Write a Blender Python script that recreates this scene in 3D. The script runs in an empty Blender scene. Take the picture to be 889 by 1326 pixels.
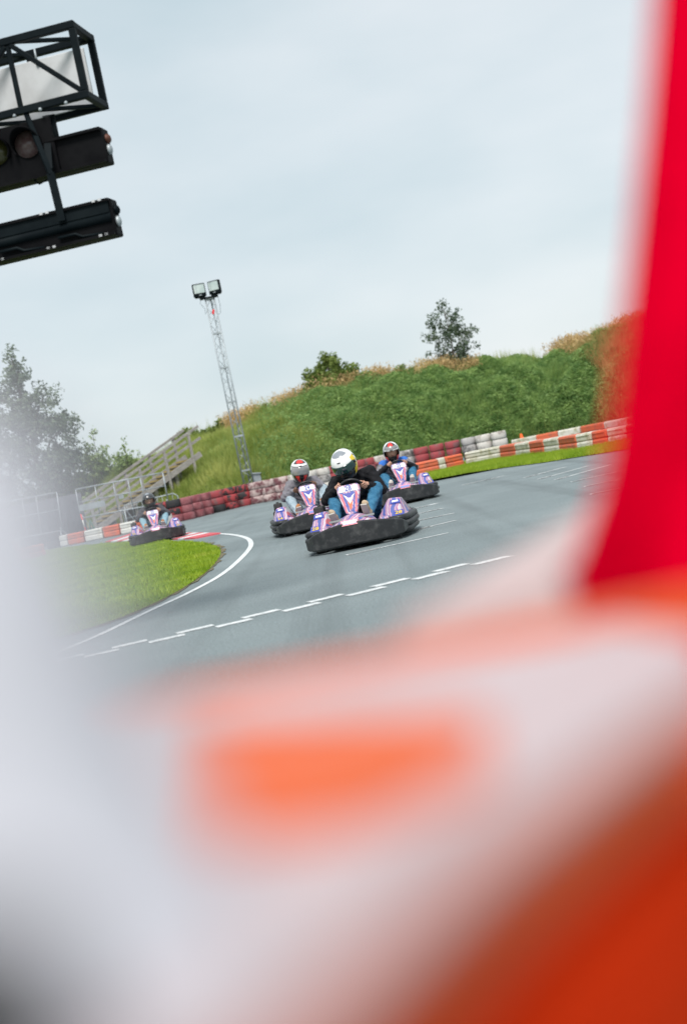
import bpy, bmesh, math, random
import numpy as np
from mathutils import Vector, Matrix
random.seed(7); rng = np.random.default_rng(11)
S = bpy.context.scene
COL = S.collection
R = math.radians

# ------------------------------------------------------------------ camera
CAM_H, ROLL, FPX = 1.03, R(11.8), 2037.0
PITCH = math.atan(74 / 2037.0)
fwd = Vector((0, math.cos(PITCH), -math.sin(PITCH)))
upp = Vector((0, math.sin(PITCH), math.cos(PITCH)))
rgt = Vector((1, 0, 0))
c_r = rgt * math.cos(ROLL) - upp * math.sin(ROLL)
c_u = rgt * math.sin(ROLL) + upp * math.cos(ROLL)
EYE = Vector((0, 0, CAM_H))
cam = bpy.data.cameras.new('camera'); cam_o = bpy.data.objects.new('camera', cam); COL.objects.link(cam_o)
cam.sensor_fit = 'HORIZONTAL'; cam.sensor_width = 24; cam.lens = 55
cam.clip_start = 0.02; cam.clip_end = 3000
M = Matrix((c_r, c_u, -fwd)).transposed().to_4x4(); M.translation = EYE
cam_o.matrix_world = M
cam.dof.use_dof = True; cam.dof.focus_distance = 18.5; cam.dof.aperture_fstop = 1.8
S.camera = cam_o

def ray(x, y):
    return fwd * FPX + c_r * (x - 444.5) + c_u * (663 - y)
def G(x, y, z=0.0):                       # survey point on the level plane z
    d = ray(x, y); t = (z - CAM_H) / d.z
    return EYE + d * t
def W(x, y, Y):                           # survey point at the distance Y
    d = ray(x, y); return EYE + d * (Y / d.y)

# ------------------------------------------------------------------ world, sun, exposure
SUN_EL, SUN_AZ = R(56), R(188)            # azimuth from +Y clockwise
w = bpy.data.worlds.new('World'); S.world = w; w.use_nodes = True
nt = w.node_tree; N = nt.nodes; L = nt.links
bg = N['Background']; bg.inputs['Strength'].default_value = 0.1
sky = N.new('ShaderNodeTexSky'); sky.sky_type = 'NISHITA'; sky.sun_disc = False
sky.sun_elevation = SUN_EL; sky.sun_rotation = SUN_AZ
tc = N.new('ShaderNodeTexCoord')
mp = N.new('ShaderNodeMapping'); mp.inputs['Scale'].default_value = (1.0, 1.0, 2.6); mp.inputs['Location'].default_value = (0.35, 0.2, 0.1)
L.new(tc.outputs['Generated'], mp.inputs['Vector'])
nz = N.new('ShaderNodeTexNoise'); nz.inputs['Scale'].default_value = 2.9; nz.inputs['Detail'].default_value = 5; nz.inputs['Roughness'].default_value = 0.45
L.new(mp.outputs['Vector'], nz.inputs['Vector'])
cr = N.new('ShaderNodeValToRGB')
cr.color_ramp.elements[0].position = 0.36; cr.color_ramp.elements[0].color = (0.60, 0.72, 0.77, 1)
cr.color_ramp.elements[1].position = 0.68; cr.color_ramp.elements[1].color = (0.87, 0.915, 0.94, 1)
L.new(nz.outputs['Fac'], cr.inputs['Fac'])
sc = N.new('ShaderNodeVectorMath'); sc.operation = 'SCALE'; sc.inputs['Scale'].default_value = 3.55
L.new(cr.outputs['Color'], sc.inputs[0])
mx = N.new('ShaderNodeMix'); mx.data_type = 'RGBA'; mx.inputs['Factor'].default_value = 0.94
L.new(sky.outputs['Color'], mx.inputs[6]); L.new(sc.outputs['Vector'], mx.inputs[7])
L.new(mx.outputs[2], bg.inputs['Color'])
sun = bpy.data.lights.new('sun', 'SUN'); sun.energy = 1.5; sun.angle = R(18); sun.color = (1.0, 0.965, 0.92)
sun_o = bpy.data.objects.new('sun', sun); COL.objects.link(sun_o)
sd = Vector((math.sin(SUN_AZ) * math.cos(SUN_EL), math.cos(SUN_AZ) * math.cos(SUN_EL), math.sin(SUN_EL)))
sun_o.rotation_euler = (-sd).to_track_quat('-Z', 'Y').to_euler(); sun_o.location = (0, 0, 30)
S.view_settings.view_transform = 'Standard'; S.view_settings.look = 'None'
S.view_settings.exposure = 1.4; S.view_settings.gamma = 1.0; S.view_settings.use_curve_mapping = False
S.cycles.use_denoising = True
S.cycles.max_bounces = 8

# ------------------------------------------------------------------ materials
def srgb(r, g, b):
    f = lambda c: c / 12.92 if c <= 0.04045 else ((c + 0.055) / 1.055) ** 2.4
    return (f(r / 255), f(g / 255), f(b / 255), 1)
def mat(name, col, rough=0.6, col2=None, scale=6.0, lo=0.4, hi=0.6, bump=0.0, bscale=40.0, metal=0.0, spec=0.5, rnd=0.0, coat=0.0, detail=6, stretch=None, col3=None):
    m = bpy.data.materials.new(name); m.use_nodes = True
    t = m.node_tree; n = t.nodes; l = t.links; b = n['Principled BSDF']
    if len(col) == 3: col = (*col, 1)
    b.inputs['Base Color'].default_value = col; b.inputs['Roughness'].default_value = rough
    b.inputs['Metallic'].default_value = metal; b.inputs['Specular IOR Level'].default_value = spec
    b.inputs['Coat Weight'].default_value = coat
    tcn = n.new('ShaderNodeTexCoord'); vec = tcn.outputs['Object']
    if rnd or stretch:
        mpn = n.new('ShaderNodeMapping'); l.new(vec, mpn.inputs['Vector'])
        if stretch: mpn.inputs['Scale'].default_value = stretch
        if rnd:
            oi = n.new('ShaderNodeObjectInfo'); cx = n.new('ShaderNodeVectorMath'); cx.operation = 'SCALE'
            cx.inputs[0].default_value = (13, 7, 5); l.new(oi.outputs['Random'], cx.inputs['Scale']); l.new(cx.outputs['Vector'], mpn.inputs['Location'])
        vec = mpn.outputs['Vector']
    out = None
    if col2 is not None:
        if len(col2) == 3: col2 = (*col2, 1)
        no = n.new('ShaderNodeTexNoise'); no.inputs['Scale'].default_value = scale; no.inputs['Detail'].default_value = detail; no.inputs['Roughness'].default_value = 0.62
        l.new(vec, no.inputs['Vector'])
        rp = n.new('ShaderNodeValToRGB'); e = rp.color_ramp.elements
        e[0].position = lo; e[0].color = col; e[1].position = hi; e[1].color = col2
        if col3 is not None:
            x = e.new(min(0.99, hi + 0.1)); x.color = (*col3[:3], 1)
        l.new(no.outputs['Fac'], rp.inputs['Fac']); l.new(rp.outputs['Color'], b.inputs['Base Color'])
    if bump:
        nb = n.new('ShaderNodeTexNoise'); nb.inputs['Scale'].default_value = bscale; nb.inputs['Detail'].default_value = 4
        l.new(vec, nb.inputs['Vector'])
        bp = n.new('ShaderNodeBump'); bp.inputs['Strength'].default_value = bump; bp.inputs['Distance'].default_value = 0.02
        l.new(nb.outputs['Fac'], bp.inputs['Height']); l.new(bp.outputs['Normal'], b.inputs['Normal'])
    return m
def leafmat(name, a, b_, scale=0.8, trans=0.25, c=None):
    m = mat(name, a, 0.55, b_, scale, 0.36, 0.64, spec=0.3, detail=8, col3=c)
    b = m.node_tree.nodes['Principled BSDF']
    b.inputs['Transmission Weight'].default_value = 0.0
    b.inputs['Subsurface Weight'].default_value = 0.0
    t = m.node_tree; n = t.nodes; l = t.links
    tr = n.new('ShaderNodeBsdfTranslucent'); mix = n.new('ShaderNodeMixShader'); mix.inputs[0].default_value = trans
    src = b.inputs['Base Color'].links[0].from_socket
    l.new(src, tr.inputs['Color']); l.new(b.outputs[0], mix.inputs[1]); l.new(tr.outputs[0], mix.inputs[2])
    l.new(mix.outputs[0], n['Material Output'].inputs['Surface'])
    return m

# ------------------------------------------------------------------ mesh builder
_rb = {}
def rbox_data(size, bev, seg=2):
    k = (tuple(round(s, 5) for s in size), bev, seg)
    if k not in _rb:
        bm = bmesh.new(); bmesh.ops.create_cube(bm, size=1)
        for v in bm.verts: v.co = Vector((v.co.x * size[0], v.co.y * size[1], v.co.z * size[2]))
        if bev: bmesh.ops.bevel(bm, geom=bm.edges[:], offset=bev, segments=seg, affect='EDGES', profile=0.5)
        bm.verts.index_update()
        _rb[k] = ([v.co.copy() for v in bm.verts], [[v.index for v in f.verts] for f in bm.faces]); bm.free()
    return _rb[k]
class MB:
    def __init__(s): s.v = []; s.f = []; s.m = []; s.sm = []
    def add(s, vs, fs, mi=0, smooth=False, T=None):
        o = len(s.v)
        s.v += [tuple(T @ Vector(v)) if T is not None else tuple(v) for v in vs]
        for f in fs: s.f.append([i + o for i in f]); s.m.append(mi); s.sm.append(smooth)
        return s
    def box(s, c, size, rot=None, mi=0, bev=0.0, seg=2, smooth=False):
        vs, fs = rbox_data(size, bev, seg)
        T = Matrix.Translation(Vector(c)) @ (rot.to_4x4() if rot is not None else Matrix.Identity(4))
        return s.add(vs, fs, mi, smooth, T)
    def bar(s, a, b, w_, h_, mi=0, bev=0.0, up=(0, 0, 1)):
        a = Vector(a); b = Vector(b); d = b - a; y = d.normalized(); u = Vector(up)
        if abs(y.dot(u)) > 0.98: u = Vector((0, 1, 0))
        x = y.cross(u).normalized(); z = x.cross(y)
        return s.box((a + b) / 2, (w_, d.length, h_), Matrix((x, y, z)).transposed(), mi, bev)
    def tube(s, pts, rad, n=8, mi=0, cap=True, smooth=True, closed=False):
        pts = [Vector(p) for p in pts]; k = len(pts)
        if not hasattr(rad, '__len__'): rad = [rad] * k
        rings = []; prev = None
        for i, p in enumerate(pts):
            if closed: d = pts[(i + 1) % k] - pts[i - 1]
            else: d = pts[min(i + 1, k - 1)] - pts[max(i - 1, 0)]
            d.normalize()
            if prev is None:
                u = d.orthogonal().normalized()
            else:
                u = prev - d * prev.dot(d)
                u = u.normalized() if u.length > 1e-6 else d.orthogonal().normalized()
            prev = u; v2 = d.cross(u)
            rings.append([p + (u * math.cos(2 * math.pi * j / n) + v2 * math.sin(2 * math.pi * j / n)) * rad[i] for j in range(n)])
        return s.loft(rings, mi, cap and not closed, smooth, closed)
    def loft(s, rings, mi=0, cap=True, smooth=True, closed=False):
        k = len(rings); n = len(rings[0]); vs = [v for r in rings for v in r]; fs = []
        for i in range(k if closed else k - 1):
            a = i * n; b = ((i + 1) % k) * n
            for j in range(n): fs.append([a + j, a + (j + 1) % n, b + (j + 1) % n, b + j])
        if cap: fs.append(list(range(n))[::-1]); fs.append([(k - 1) * n + j for j in range(n)])
        return s.add(vs, fs, mi, smooth)
    def lathe(s, prof, n=20, T=None, mi=0, smooth=True, closed=True, ex=None):
        vs = []; k = len(prof); fs = []
        for j in range(n):
            a = 2 * math.pi * j / n; c, q = math.cos(a), math.sin(a)
            f = 1.0 if ex is None else 1.0 / (abs(c) ** ex + abs(q) ** ex) ** (1 / ex)
            for r, z in prof: vs.append((r * f * c, r * f * q, z))
        for j in range(n):
            for i in range(k if closed else k - 1):
                a = j * k; b = ((j + 1) % n) * k; i2 = (i + 1) % k
                fs.append([a + i, b + i, b + i2, a + i2])
        return s.add(vs, fs, mi, smooth, T)
    def ball(s, c, r, nu=14, nv=9, mi=0, T=None):
        if not hasattr(r, '__len__'): r = (r, r, r)
        vs = [(0, 0, -1)]; fs = []
        for i in range(1, nv):
            ph = -math.pi / 2 + math.pi * i / nv
            for j in range(nu): vs.append((math.cos(ph) * math.cos(2 * math.pi * j / nu), math.cos(ph) * math.sin(2 * math.pi * j / nu), math.sin(ph)))
        vs.append((0, 0, 1)); t = len(vs) - 1
        for j in range(nu):
            fs.append([0, 1 + (j + 1) % nu, 1 + j]); fs.append([t, t - nu + j, t - nu + (j + 1) % nu])
            for i in range(nv - 2):
                a = 1 + i * nu; b = a + nu; fs.append([a + j, a + (j + 1) % nu, b + (j + 1) % nu, b + j])
        Q = Matrix.Translation(Vector(c)) @ Matrix.Diagonal((*r, 1))
        return s.add(vs, fs, mi, True, (T @ Q) if T is not None else Q)
    def prism(s, poly, z0, z1, mi=0):                 # plan polygon (x, y), counter-clockwise
        n = len(poly); vs = [(p[0], p[1], z0) for p in poly] + [(p[0], p[1], z1) for p in poly]
        fs = [list(range(n))[::-1], [n + i for i in range(n)]] + [[i, (i + 1) % n, n + (i + 1) % n, n + i] for i in range(n)]
        return s.add(vs, fs, mi)
    def plate(s, poly, o, ex, ey, en, h0, h1, mi=0):  # polygon in a plane (o, ex, ey), from h0 to h1 along en
        n = len(poly); vs = [o + ex * p[0] + ey * p[1] + en * h for h in (h0, h1) for p in poly]
        fs = [list(range(n))[::-1], [n + i for i in range(n)]] + [[i, (i + 1) % n, n + (i + 1) % n, n + i] for i in range(n)]
        return s.add(vs, fs, mi)
    def mesh(s, name, mats):
        me = bpy.data.meshes.new(name); me.from_pydata(s.v, [], s.f)
        for m_ in (mats if isinstance(mats, (list, tuple)) else [mats]): me.materials.append(m_)
        me.polygons.foreach_set('material_index', s.m); me.polygons.foreach_set('use_smooth', s.sm); me.update()
        return me
    def build(s, name, mats, parent=None, loc=None, rz=0.0):
        o = bpy.data.objects.new(name, s.mesh(name, mats)); COL.objects.link(o)
        if parent is not None: o.parent = parent
        if loc is not None: o.location = loc
        if rz: o.rotation_euler.z = rz
        return o
def tag(o, label=None, cat=None, group=None, kind=None):
    if label: o['label'] = label
    if cat: o['category'] = cat
    if group: o['group'] = group
    if kind: o['kind'] = kind
    return o
def empty(name, loc=(0, 0, 0), rz=0.0):
    o = bpy.data.objects.new(name, None); COL.objects.link(o); o.location = loc; o.rotation_euler.z = rz
    o.empty_display_size = 0.2
    return o
def inst(me, name, parent=None, loc=(0, 0, 0), rot=(0, 0, 0), scale=(1, 1, 1)):
    o = bpy.data.objects.new(name, me); COL.objects.link(o); o.parent = parent
    o.location = loc; o.rotation_euler = rot; o.scale = scale
    return o
def np_mesh(name, verts, nper, mats, parent=None, mi=None, smooth=False):   # many separate nper-gons
    verts = np.asarray(verts, np.float32).reshape(-1, 3); n = len(verts); nf = n // nper
    me = bpy.data.meshes.new(name); me.vertices.add(n); me.loops.add(n); me.polygons.add(nf)
    me.vertices.foreach_set('co', verts.ravel()); me.loops.foreach_set('vertex_index', np.arange(n, dtype=np.int32))
    me.polygons.foreach_set('loop_start', np.arange(0, n, nper, dtype=np.int32))
    for m_ in (mats if isinstance(mats, (list, tuple)) else [mats]): me.materials.append(m_)
    if mi is not None: me.polygons.foreach_set('material_index', np.asarray(mi, np.int32))
    me.update(calc_edges=True)
    o = bpy.data.objects.new(name, me); COL.objects.link(o)
    if parent is not None: o.parent = parent
    return o

# ------------------------------------------------------------------ shared materials
def asphalt_mat():
    m = mat('asphalt', (0.140, 0.171, 0.177), 0.68, (0.188, 0.224, 0.230), 0.35, 0.35, 0.65, bump=0.25, bscale=90, spec=0.5)
    t = m.node_tree; n = t.nodes; l = t.links; b = n['Principled BSDF']
    base = b.inputs['Base Color'].links[0].from_socket
    tcn = n.new('ShaderNodeTexCoord')
    fine = n.new('ShaderNodeTexNoise'); fine.inputs['Scale'].default_value = 55; fine.inputs['Detail'].default_value = 3; l.new(tcn.outputs['Object'], fine.inputs['Vector'])
    r1 = n.new('ShaderNodeMapRange'); r1.inputs[1].default_value = 0.3; r1.inputs[2].default_value = 0.7; r1.inputs[3].default_value = 0.6; r1.inputs[4].default_value = 1.4; l.new(fine.outputs['Fac'], r1.inputs[0])
    # rubbered racing line: noise stretched along the curving lane
    mp_ = n.new('ShaderNodeMapping'); mp_.inputs['Rotation'].default_value = (0, 0, R(38)); mp_.inputs['Scale'].default_value = (1.5, 0.05, 1); l.new(tcn.outputs['Object'], mp_.inputs['Vector'])
    st = n.new('ShaderNodeTexNoise'); st.inputs['Scale'].default_value = 1.3; st.inputs['Detail'].default_value = 6; st.inputs['Distortion'].default_value = 0.3; l.new(mp_.outputs['Vector'], st.inputs['Vector'])
    r2 = n.new('ShaderNodeMapRange'); r2.inputs[1].default_value = 0.52; r2.inputs[2].default_value = 0.72; r2.inputs[3].default_value = 1.0; r2.inputs[4].default_value = 0.74; l.new(st.outputs['Fac'], r2.inputs[0])
    mu = n.new('ShaderNodeMath'); mu.operation = 'MULTIPLY'; l.new(r1.outputs[0], mu.inputs[0]); l.new(r2.outputs[0], mu.inputs[1])
    vm = n.new('ShaderNodeVectorMath'); vm.operation = 'SCALE'; l.new(base, vm.inputs[0]); l.new(mu.outputs[0], vm.inputs['Scale'])
    l.new(vm.outputs['Vector'], b.inputs['Base Color'])
    return m
ASPH = asphalt_mat()
PAINT = mat('white_road_paint', (0.68, 0.70, 0.70), 0.7, (0.26, 0.29, 0.30), 14, 0.45, 0.72)
PAINTR = mat('red_road_paint', (0.55, 0.08, 0.10), 0.7, (0.42, 0.10, 0.11), 9, 0.5, 0.75)
SOIL = mat('grass_soil', (0.12, 0.17, 0.012), 0.95, (0.17, 0.21, 0.02), 1.2, 0.35, 0.65, bump=0.5, bscale=30)
HILLM = mat('hill_soil', (0.06, 0.09, 0.02), 0.95, (0.10, 0.13, 0.03), 0.6, 0.35, 0.65, bump=0.8, bscale=6)
LAWN = leafmat('lawn_blades', (0.21, 0.335, 0.018), (0.35, 0.46, 0.04), 1.1, 0.38, c=(0.46, 0.44, 0.10))
TALL_L = leafmat('tall_grass_blades', (0.26, 0.34, 0.07), (0.50, 0.53, 0.17), 0.9, 0.45)
TALL_D = leafmat('nettle_leaves', (0.12, 0.23, 0.065), (0.36, 0.50, 0.17), 2.6, 0.5)
DRY = leafmat('dry_stalks', (0.47, 0.31, 0.14), (0.62, 0.45, 0.22), 0.6, 0.25)
DRYR = leafmat('rusty_stalks', (0.42, 0.23, 0.09), (0.60, 0.38, 0.16), 0.6, 0.25)
LEAF_DK = leafmat('dark_leaves', (0.045, 0.08, 0.045), (0.10, 0.15, 0.07), 1.2, 0.2)
LEAF_GREY = leafmat('grey_green_leaves', (0.10, 0.145, 0.10), (0.19, 0.24, 0.15), 1.2, 0.3)  # grey green, lightened to paint in the haze over the left tree
LEAF_SAP = leafmat('sapling_leaves', (0.07, 0.11, 0.07), (0.14, 0.18, 0.11), 1.6, 0.3)
LEAF_MD = leafmat('bush_leaves', (0.11, 0.17, 0.04), (0.25, 0.31, 0.08), 2.4, 0.3)
LEAF_LT = leafmat('hedge_leaves', (0.19, 0.27, 0.09), (0.33, 0.42, 0.15), 1.5, 0.3)
BARK = mat('bark', (0.07, 0.055, 0.04), 0.9, (0.12, 0.10, 0.08), 8, bump=0.5)
GALV = mat('galvanised_steel', (0.38, 0.42, 0.44), 0.5, (0.29, 0.32, 0.34), 3, metal=0.35)
DKSTEEL = mat('dark_painted_steel', (0.002, 0.005, 0.007), 0.6, (0.005, 0.009, 0.011), 4, spec=.1)
BLACKP = mat('black_plastic', (0.018, 0.019, 0.021), 0.5, (0.095, 0.095, 0.095), 9, 0.5, 0.82, bump=0.15, bscale=25)
RUBBER = mat('black_rubber', (0.02, 0.02, 0.021), 0.75, (0.04, 0.04, 0.04), 9, bump=0.3)
WOOD = mat('weathered_wood', (0.255, 0.235, 0.22), 0.85, (0.37, 0.345, 0.325), 5, stretch=(1, 1, 6), bump=0.3)
YELL = mat('yellow_paint', (0.46, 0.34, 0.10), 0.6, (0.38, 0.30, 0.14), 12)
GLASSM = mat('lamp_glass', (0.55, 0.62, 0.60), 0.12, (0.42, 0.50, 0.49), 3)
BOARDW = mat('pale_board', (0.60, 0.61, 0.62), 0.5, (0.46, 0.455, 0.46), 2.5, 0.4, 0.7)
TARP = mat('dark_tarp', (0.05, 0.055, 0.065), 0.8, (0.08, 0.085, 0.1), 3, bump=0.6, bscale=3)
REDP = mat('red_tag_plastic', (0.75, 0.02, 0.03), 0.4)
ORANGE = mat('orange_cone_plastic', (0.85, 0.12, 0.02), 0.5)
PL_RED = mat('faded_orange_plastic', (0.64, 0.125, 0.05), 0.6, (0.34, 0.12, 0.08), 5, 0.42, 0.72, bump=0.1, rnd=1)
PL_RED2 = mat('faded_red_plastic', (0.36, 0.07, 0.06), 0.55, (0.27, 0.10, 0.08), 5, 0.4, 0.7, bump=0.1, rnd=1)
PL_WHT = mat('dirty_white_plastic', (0.60, 0.58, 0.51), 0.6, (0.30, 0.28, 0.15), 6, 0.46, 0.70, bump=0.1, rnd=1)
PL_WHT2 = mat('white_plastic', (0.66, 0.65, 0.61), 0.5, (0.48, 0.46, 0.40), 6, 0.5, 0.75, bump=0.1, rnd=1)
T_RED = mat('red_tyre_paint', (0.32, 0.05, 0.058), 0.7, (0.16, 0.10, 0.10), 5, 0.50, 0.66, bump=0.4, rnd=1)
T_REDP = mat('patchy_red_tyre_paint', (0.34, 0.04, 0.045), 0.65, (0.025, 0.022, 0.024), 6, 0.46, 0.54, bump=0.4, rnd=1)
T_BLK = mat('bare_black_tyre', (0.022, 0.022, 0.024), 0.75, (0.06, 0.035, 0.037), 6, 0.55, 0.7, bump=0.4, rnd=1)
T_BURG = mat('burgundy_tyre_paint', (0.19, 0.045, 0.055), 0.75, (0.33, 0.13, 0.14), 5, 0.4, 0.68, bump=0.4, rnd=1)
T_FADE = mat('faded_burgundy_tyre_paint', (0.15, 0.05, 0.06), 0.7, (0.48, 0.38, 0.36), 5.5, 0.44, 0.60, bump=0.4, rnd=1)
T_WHT = mat('dirty_white_tyre_paint', (0.55, 0.52, 0.48), 0.7, (0.20, 0.16, 0.14), 5, 0.50, 0.68, bump=0.4, rnd=1)
T_GRY = mat('grey_tyre_paint', (0.40, 0.38, 0.37), 0.7, (0.08, 0.075, 0.075), 5, 0.46, 0.62, bump=0.4, rnd=1)

# ------------------------------------------------------------------ ground, track, markings
def sheet(name, poly, z, m, kind='structure'):
    me = bpy.data.meshes.new(name); bm = bmesh.new()
    vs = [bm.verts.new((p[0], p[1], z)) for p in poly]; f = bm.faces.new(vs)
    if f.normal.z < 0: f.normal_flip()
    bmesh.ops.triangulate(bm, faces=bm.faces[:]); bm.normal_update()
    for f in bm.faces:
        if f.normal.z < 0: f.normal_flip()
    bm.to_mesh(me); bm.free(); me.materials.append(m)
    o = bpy.data.objects.new(name, me); COL.objects.link(o); tag(o, kind=kind); return o
sheet('ground', [(-900, -900), (900, -900), (900, 1400), (-900, 1400)], -0.008, SOIL)
sheet('track', [(-45, -12), (45, -12), (45, 66), (-9, 60), (-45, 60)], 0.0, ASPH)
def ribbon(name, lines, m, z=0.004, w_=0.09):
    mb = MB()
    for pts, wd in lines:
        P = [Vector((p[0], p[1], 0)) for p in pts]; k = len(P); a = []; b = []
        for i in range(k):
            d = (P[min(i + 1, k - 1)] - P[max(i - 1, 0)]).normalized(); nn = Vector((-d.y, d.x, 0))
            ww = wd[i] if hasattr(wd, '__len__') else wd
            a.append(P[i] + nn * ww / 2 + Vector((0, 0, z))); b.append(P[i] - nn * ww / 2 + Vector((0, 0, z)))
        for i in range(k - 1): mb.add([b[i], b[i + 1], a[i + 1], a[i]], [[0, 1, 2, 3]])
    o = mb.build(name, m); tag(o, kind='structure'); return o
def smooth_poly(pts, n=8):
    P = [Vector((p[0], p[1])) for p in pts]; out = []
    for i in range(len(P) - 1):
        p0 = P[max(i - 1, 0)]; p1 = P[i]; p2 = P[i + 1]; p3 = P[min(i + 2, len(P) - 1)]
        for j in range(n):
            t = j / n
            out.append(0.5 * ((2 * p1) + (p2 - p0) * t + (2 * p0 - 5 * p1 + 4 * p2 - p3) * t * t + (3 * p1 - p0 - 3 * p2 + p3) * t ** 3))
    out.append(P[-1]); return out
edge_px = [(-60, 908), (62, 851), (130, 822), (190, 793), (250, 765), (290, 742), (316, 719), (325, 705), (318, 696.5), (296, 692), (262, 690.5), (225, 690), (190, 691)]
edge = smooth_poly([G(*p) for p in edge_px])
ribbon('edge_line', [([(p.x, p.y) for p in edge], 0.075)], PAINT)
# staggered double row of the start line
A0, A1 = G(-30, 880), G(648, 721)
dirl = (A1 - A0).normalized(); nrm = Vector((-dirl.y, dirl.x, 0)); lines = []
ticks = [-30, 5, 40, 75, 108, 148, 190, 232, 276, 318, 362, 405, 445, 488, 530, 568, 606, 648]
def online(px):
    f = (px + 30) / 678.0; q = G(px, 880 - 159 * f + 3.5 * math.sin(math.pi * f)); return q
for i in range(len(ticks) - 1):
    a, b = online(ticks[i]), online(ticks[i + 1] + 4)
    off = nrm * (0.11 if i % 2 else -0.11)
    lines.append(([(a + off)[:2], (b + off)[:2]], 0.15))
ribbon('start_line', lines, PAINT)
gl = [((450.7, 718.7), (580, 690.3)), ((523, 690), (590, 674)), ((538, 675), (588, 664.5)), ((542.5, 665), (569.5, 659)), ((541, 657.7), (554.6, 654.5)),
      ((682, 618), (732, 604.6)), ((700, 620), (761, 603.5)), ((721.6, 620.8), (790, 602)), ((741, 624), (830, 604)), ((757.6, 630), (860, 609)), ((765.5, 640), (880, 617)), ((628, 622), (652, 616)), ((600, 628), (640, 619))]
lines = []
for (a, b) in gl:
    a = G(*a); b = G(*b); d = (b - a).normalized(); nn = Vector((-d.y, d.x, 0))
    lines.append(([a[:2], b[:2]], 0.075)); lines.append(([(a - d * .02)[:2], (a + d * 0.35)[:2]], 0.16))
ribbon('grid_lines', lines, PAINT)
# painted kerb: red and white bars, low real step
kq = lambda f, g: G(176 + (287 - 176) * f - 26 * g * (1 - f * .2), 689.5 + 1.5 * f + 12.5 * g - 6 * f * g)
nb = 16
kmb = empty('kerb'); tag(kmb, kind='structure')
for i in range(nb):
    f0, f1 = i / nb, (i + 1) / nb; b = MB()
    q = [kq(f0, 0.05), kq(f1, 0.05), kq(f1 - .12, 1.0), kq(f0 - .12, 1.0)]
    b.prism([(p.x, p.y) for p in q][::-1], -0.004, 0.025); b.build('kerb_bar', PAINTR if i % 2 == 0 or i == nb - 1 else PAINT, kmb)

def pip(px, py, poly):
    poly = np.asarray(poly); n = len(poly); ins = np.zeros(len(px), bool); j = n - 1
    for i in range(n):
        xi, yi = poly[i]; xj, yj = poly[j]
        c = ((yi > py) != (yj > py)) & (px < (xj - xi) * (py - yi) / (yj - yi + 1e-12) + xi); ins ^= c; j = i
    return ins
def blades(P, h, wd, lean=0.4, up=None):
    """one triangle per blade: P (n,3), h (n,), wd (n,)"""
    n = len(P); a = rng.uniform(0, 2 * np.pi, n); b = rng.uniform(0, 2 * np.pi, n); l = rng.uniform(0, lean, n) * h
    dx = np.stack([np.cos(a), np.sin(a), np.zeros(n)], 1) * wd[:, None] / 2
    tip = P + np.stack([np.cos(b) * l, np.sin(b) * l, h], 1)
    return np.stack([P - dx, P + dx, tip], 1).reshape(-1, 3)
def lawn(name, poly, n, h=(0.028, 0.065), wd=(0.010, 0.02)):
    p = np.array([(q[0], q[1]) for q in poly]); lo = p.min(0); hi = p.max(0)
    q = rng.uniform(lo, hi, (n, 2)); q = q[pip(q[:, 0], q[:, 1], p)]
    P = np.column_stack([q, np.full(len(q), 0.012)]); m = len(P)
    hh = rng.uniform(*h, m) * (0.75 + 0.5 * np.sin(q[:, 0] * 2.3) * np.sin(q[:, 1] * 1.7) * 0.5 + 0.2 * rng.random(m))
    o = np_mesh(name, blades(P, hh, rng.uniform(*wd, m), 0.8), 3, LAWN); tag(o, kind='stuff'); return o
isl_px = [(-160, 757), (-60, 737), (60, 714), (130, 706), (183, 702.5), (225, 702), (262, 704.5), (281, 710), (286, 716.5), (281, 727), (268, 741), (240, 761), (205, 780), (160, 800), (110, 817), (50, 836), (-60, 872), (-260, 930)]
isl = smooth_poly([G(*p) for p in isl_px], 5)
DIRT = mat('worn_soil', (0.16, 0.12, 0.08), 0.95, (0.10, 0.11, 0.05), 4, 0.4, 0.65, bump=.6)
cen = Vector((sum(p.x for p in isl) / len(isl), sum(p.y for p in isl) / len(isl)))
worn = [Vector((p.x, p.y)) + (Vector((p.x, p.y)) - cen).normalized() * (0.10 + 0.05 * math.sin(i * 1.7) + 0.04 * math.sin(i * 3.1)) for i, p in enumerate(isl)]
sheet('worn_edge', worn, 0.0075, DIRT)
sheet('infield_lawn', isl, 0.012, SOIL)
near = [p for p in isl]
o = lawn('grass', near, 520000, wd=(0.012, 0.024)); 
stp_px = [(538, 628), (560, 621.5), (605, 613), (650, 606.5), (700, 600), (750, 592), (800, 584.5), (889, 572), (960, 562), (960, 548), (889, 558), (786, 575), (748, 581), (648, 592), (604, 600.5), (553, 612)]
stp = [G(*p) for p in stp_px]
sheet('verge_lawn', stp, 0.012, SOIL)
lawn('grass', stp, 160000, h=(0.04, 0.12))

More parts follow.
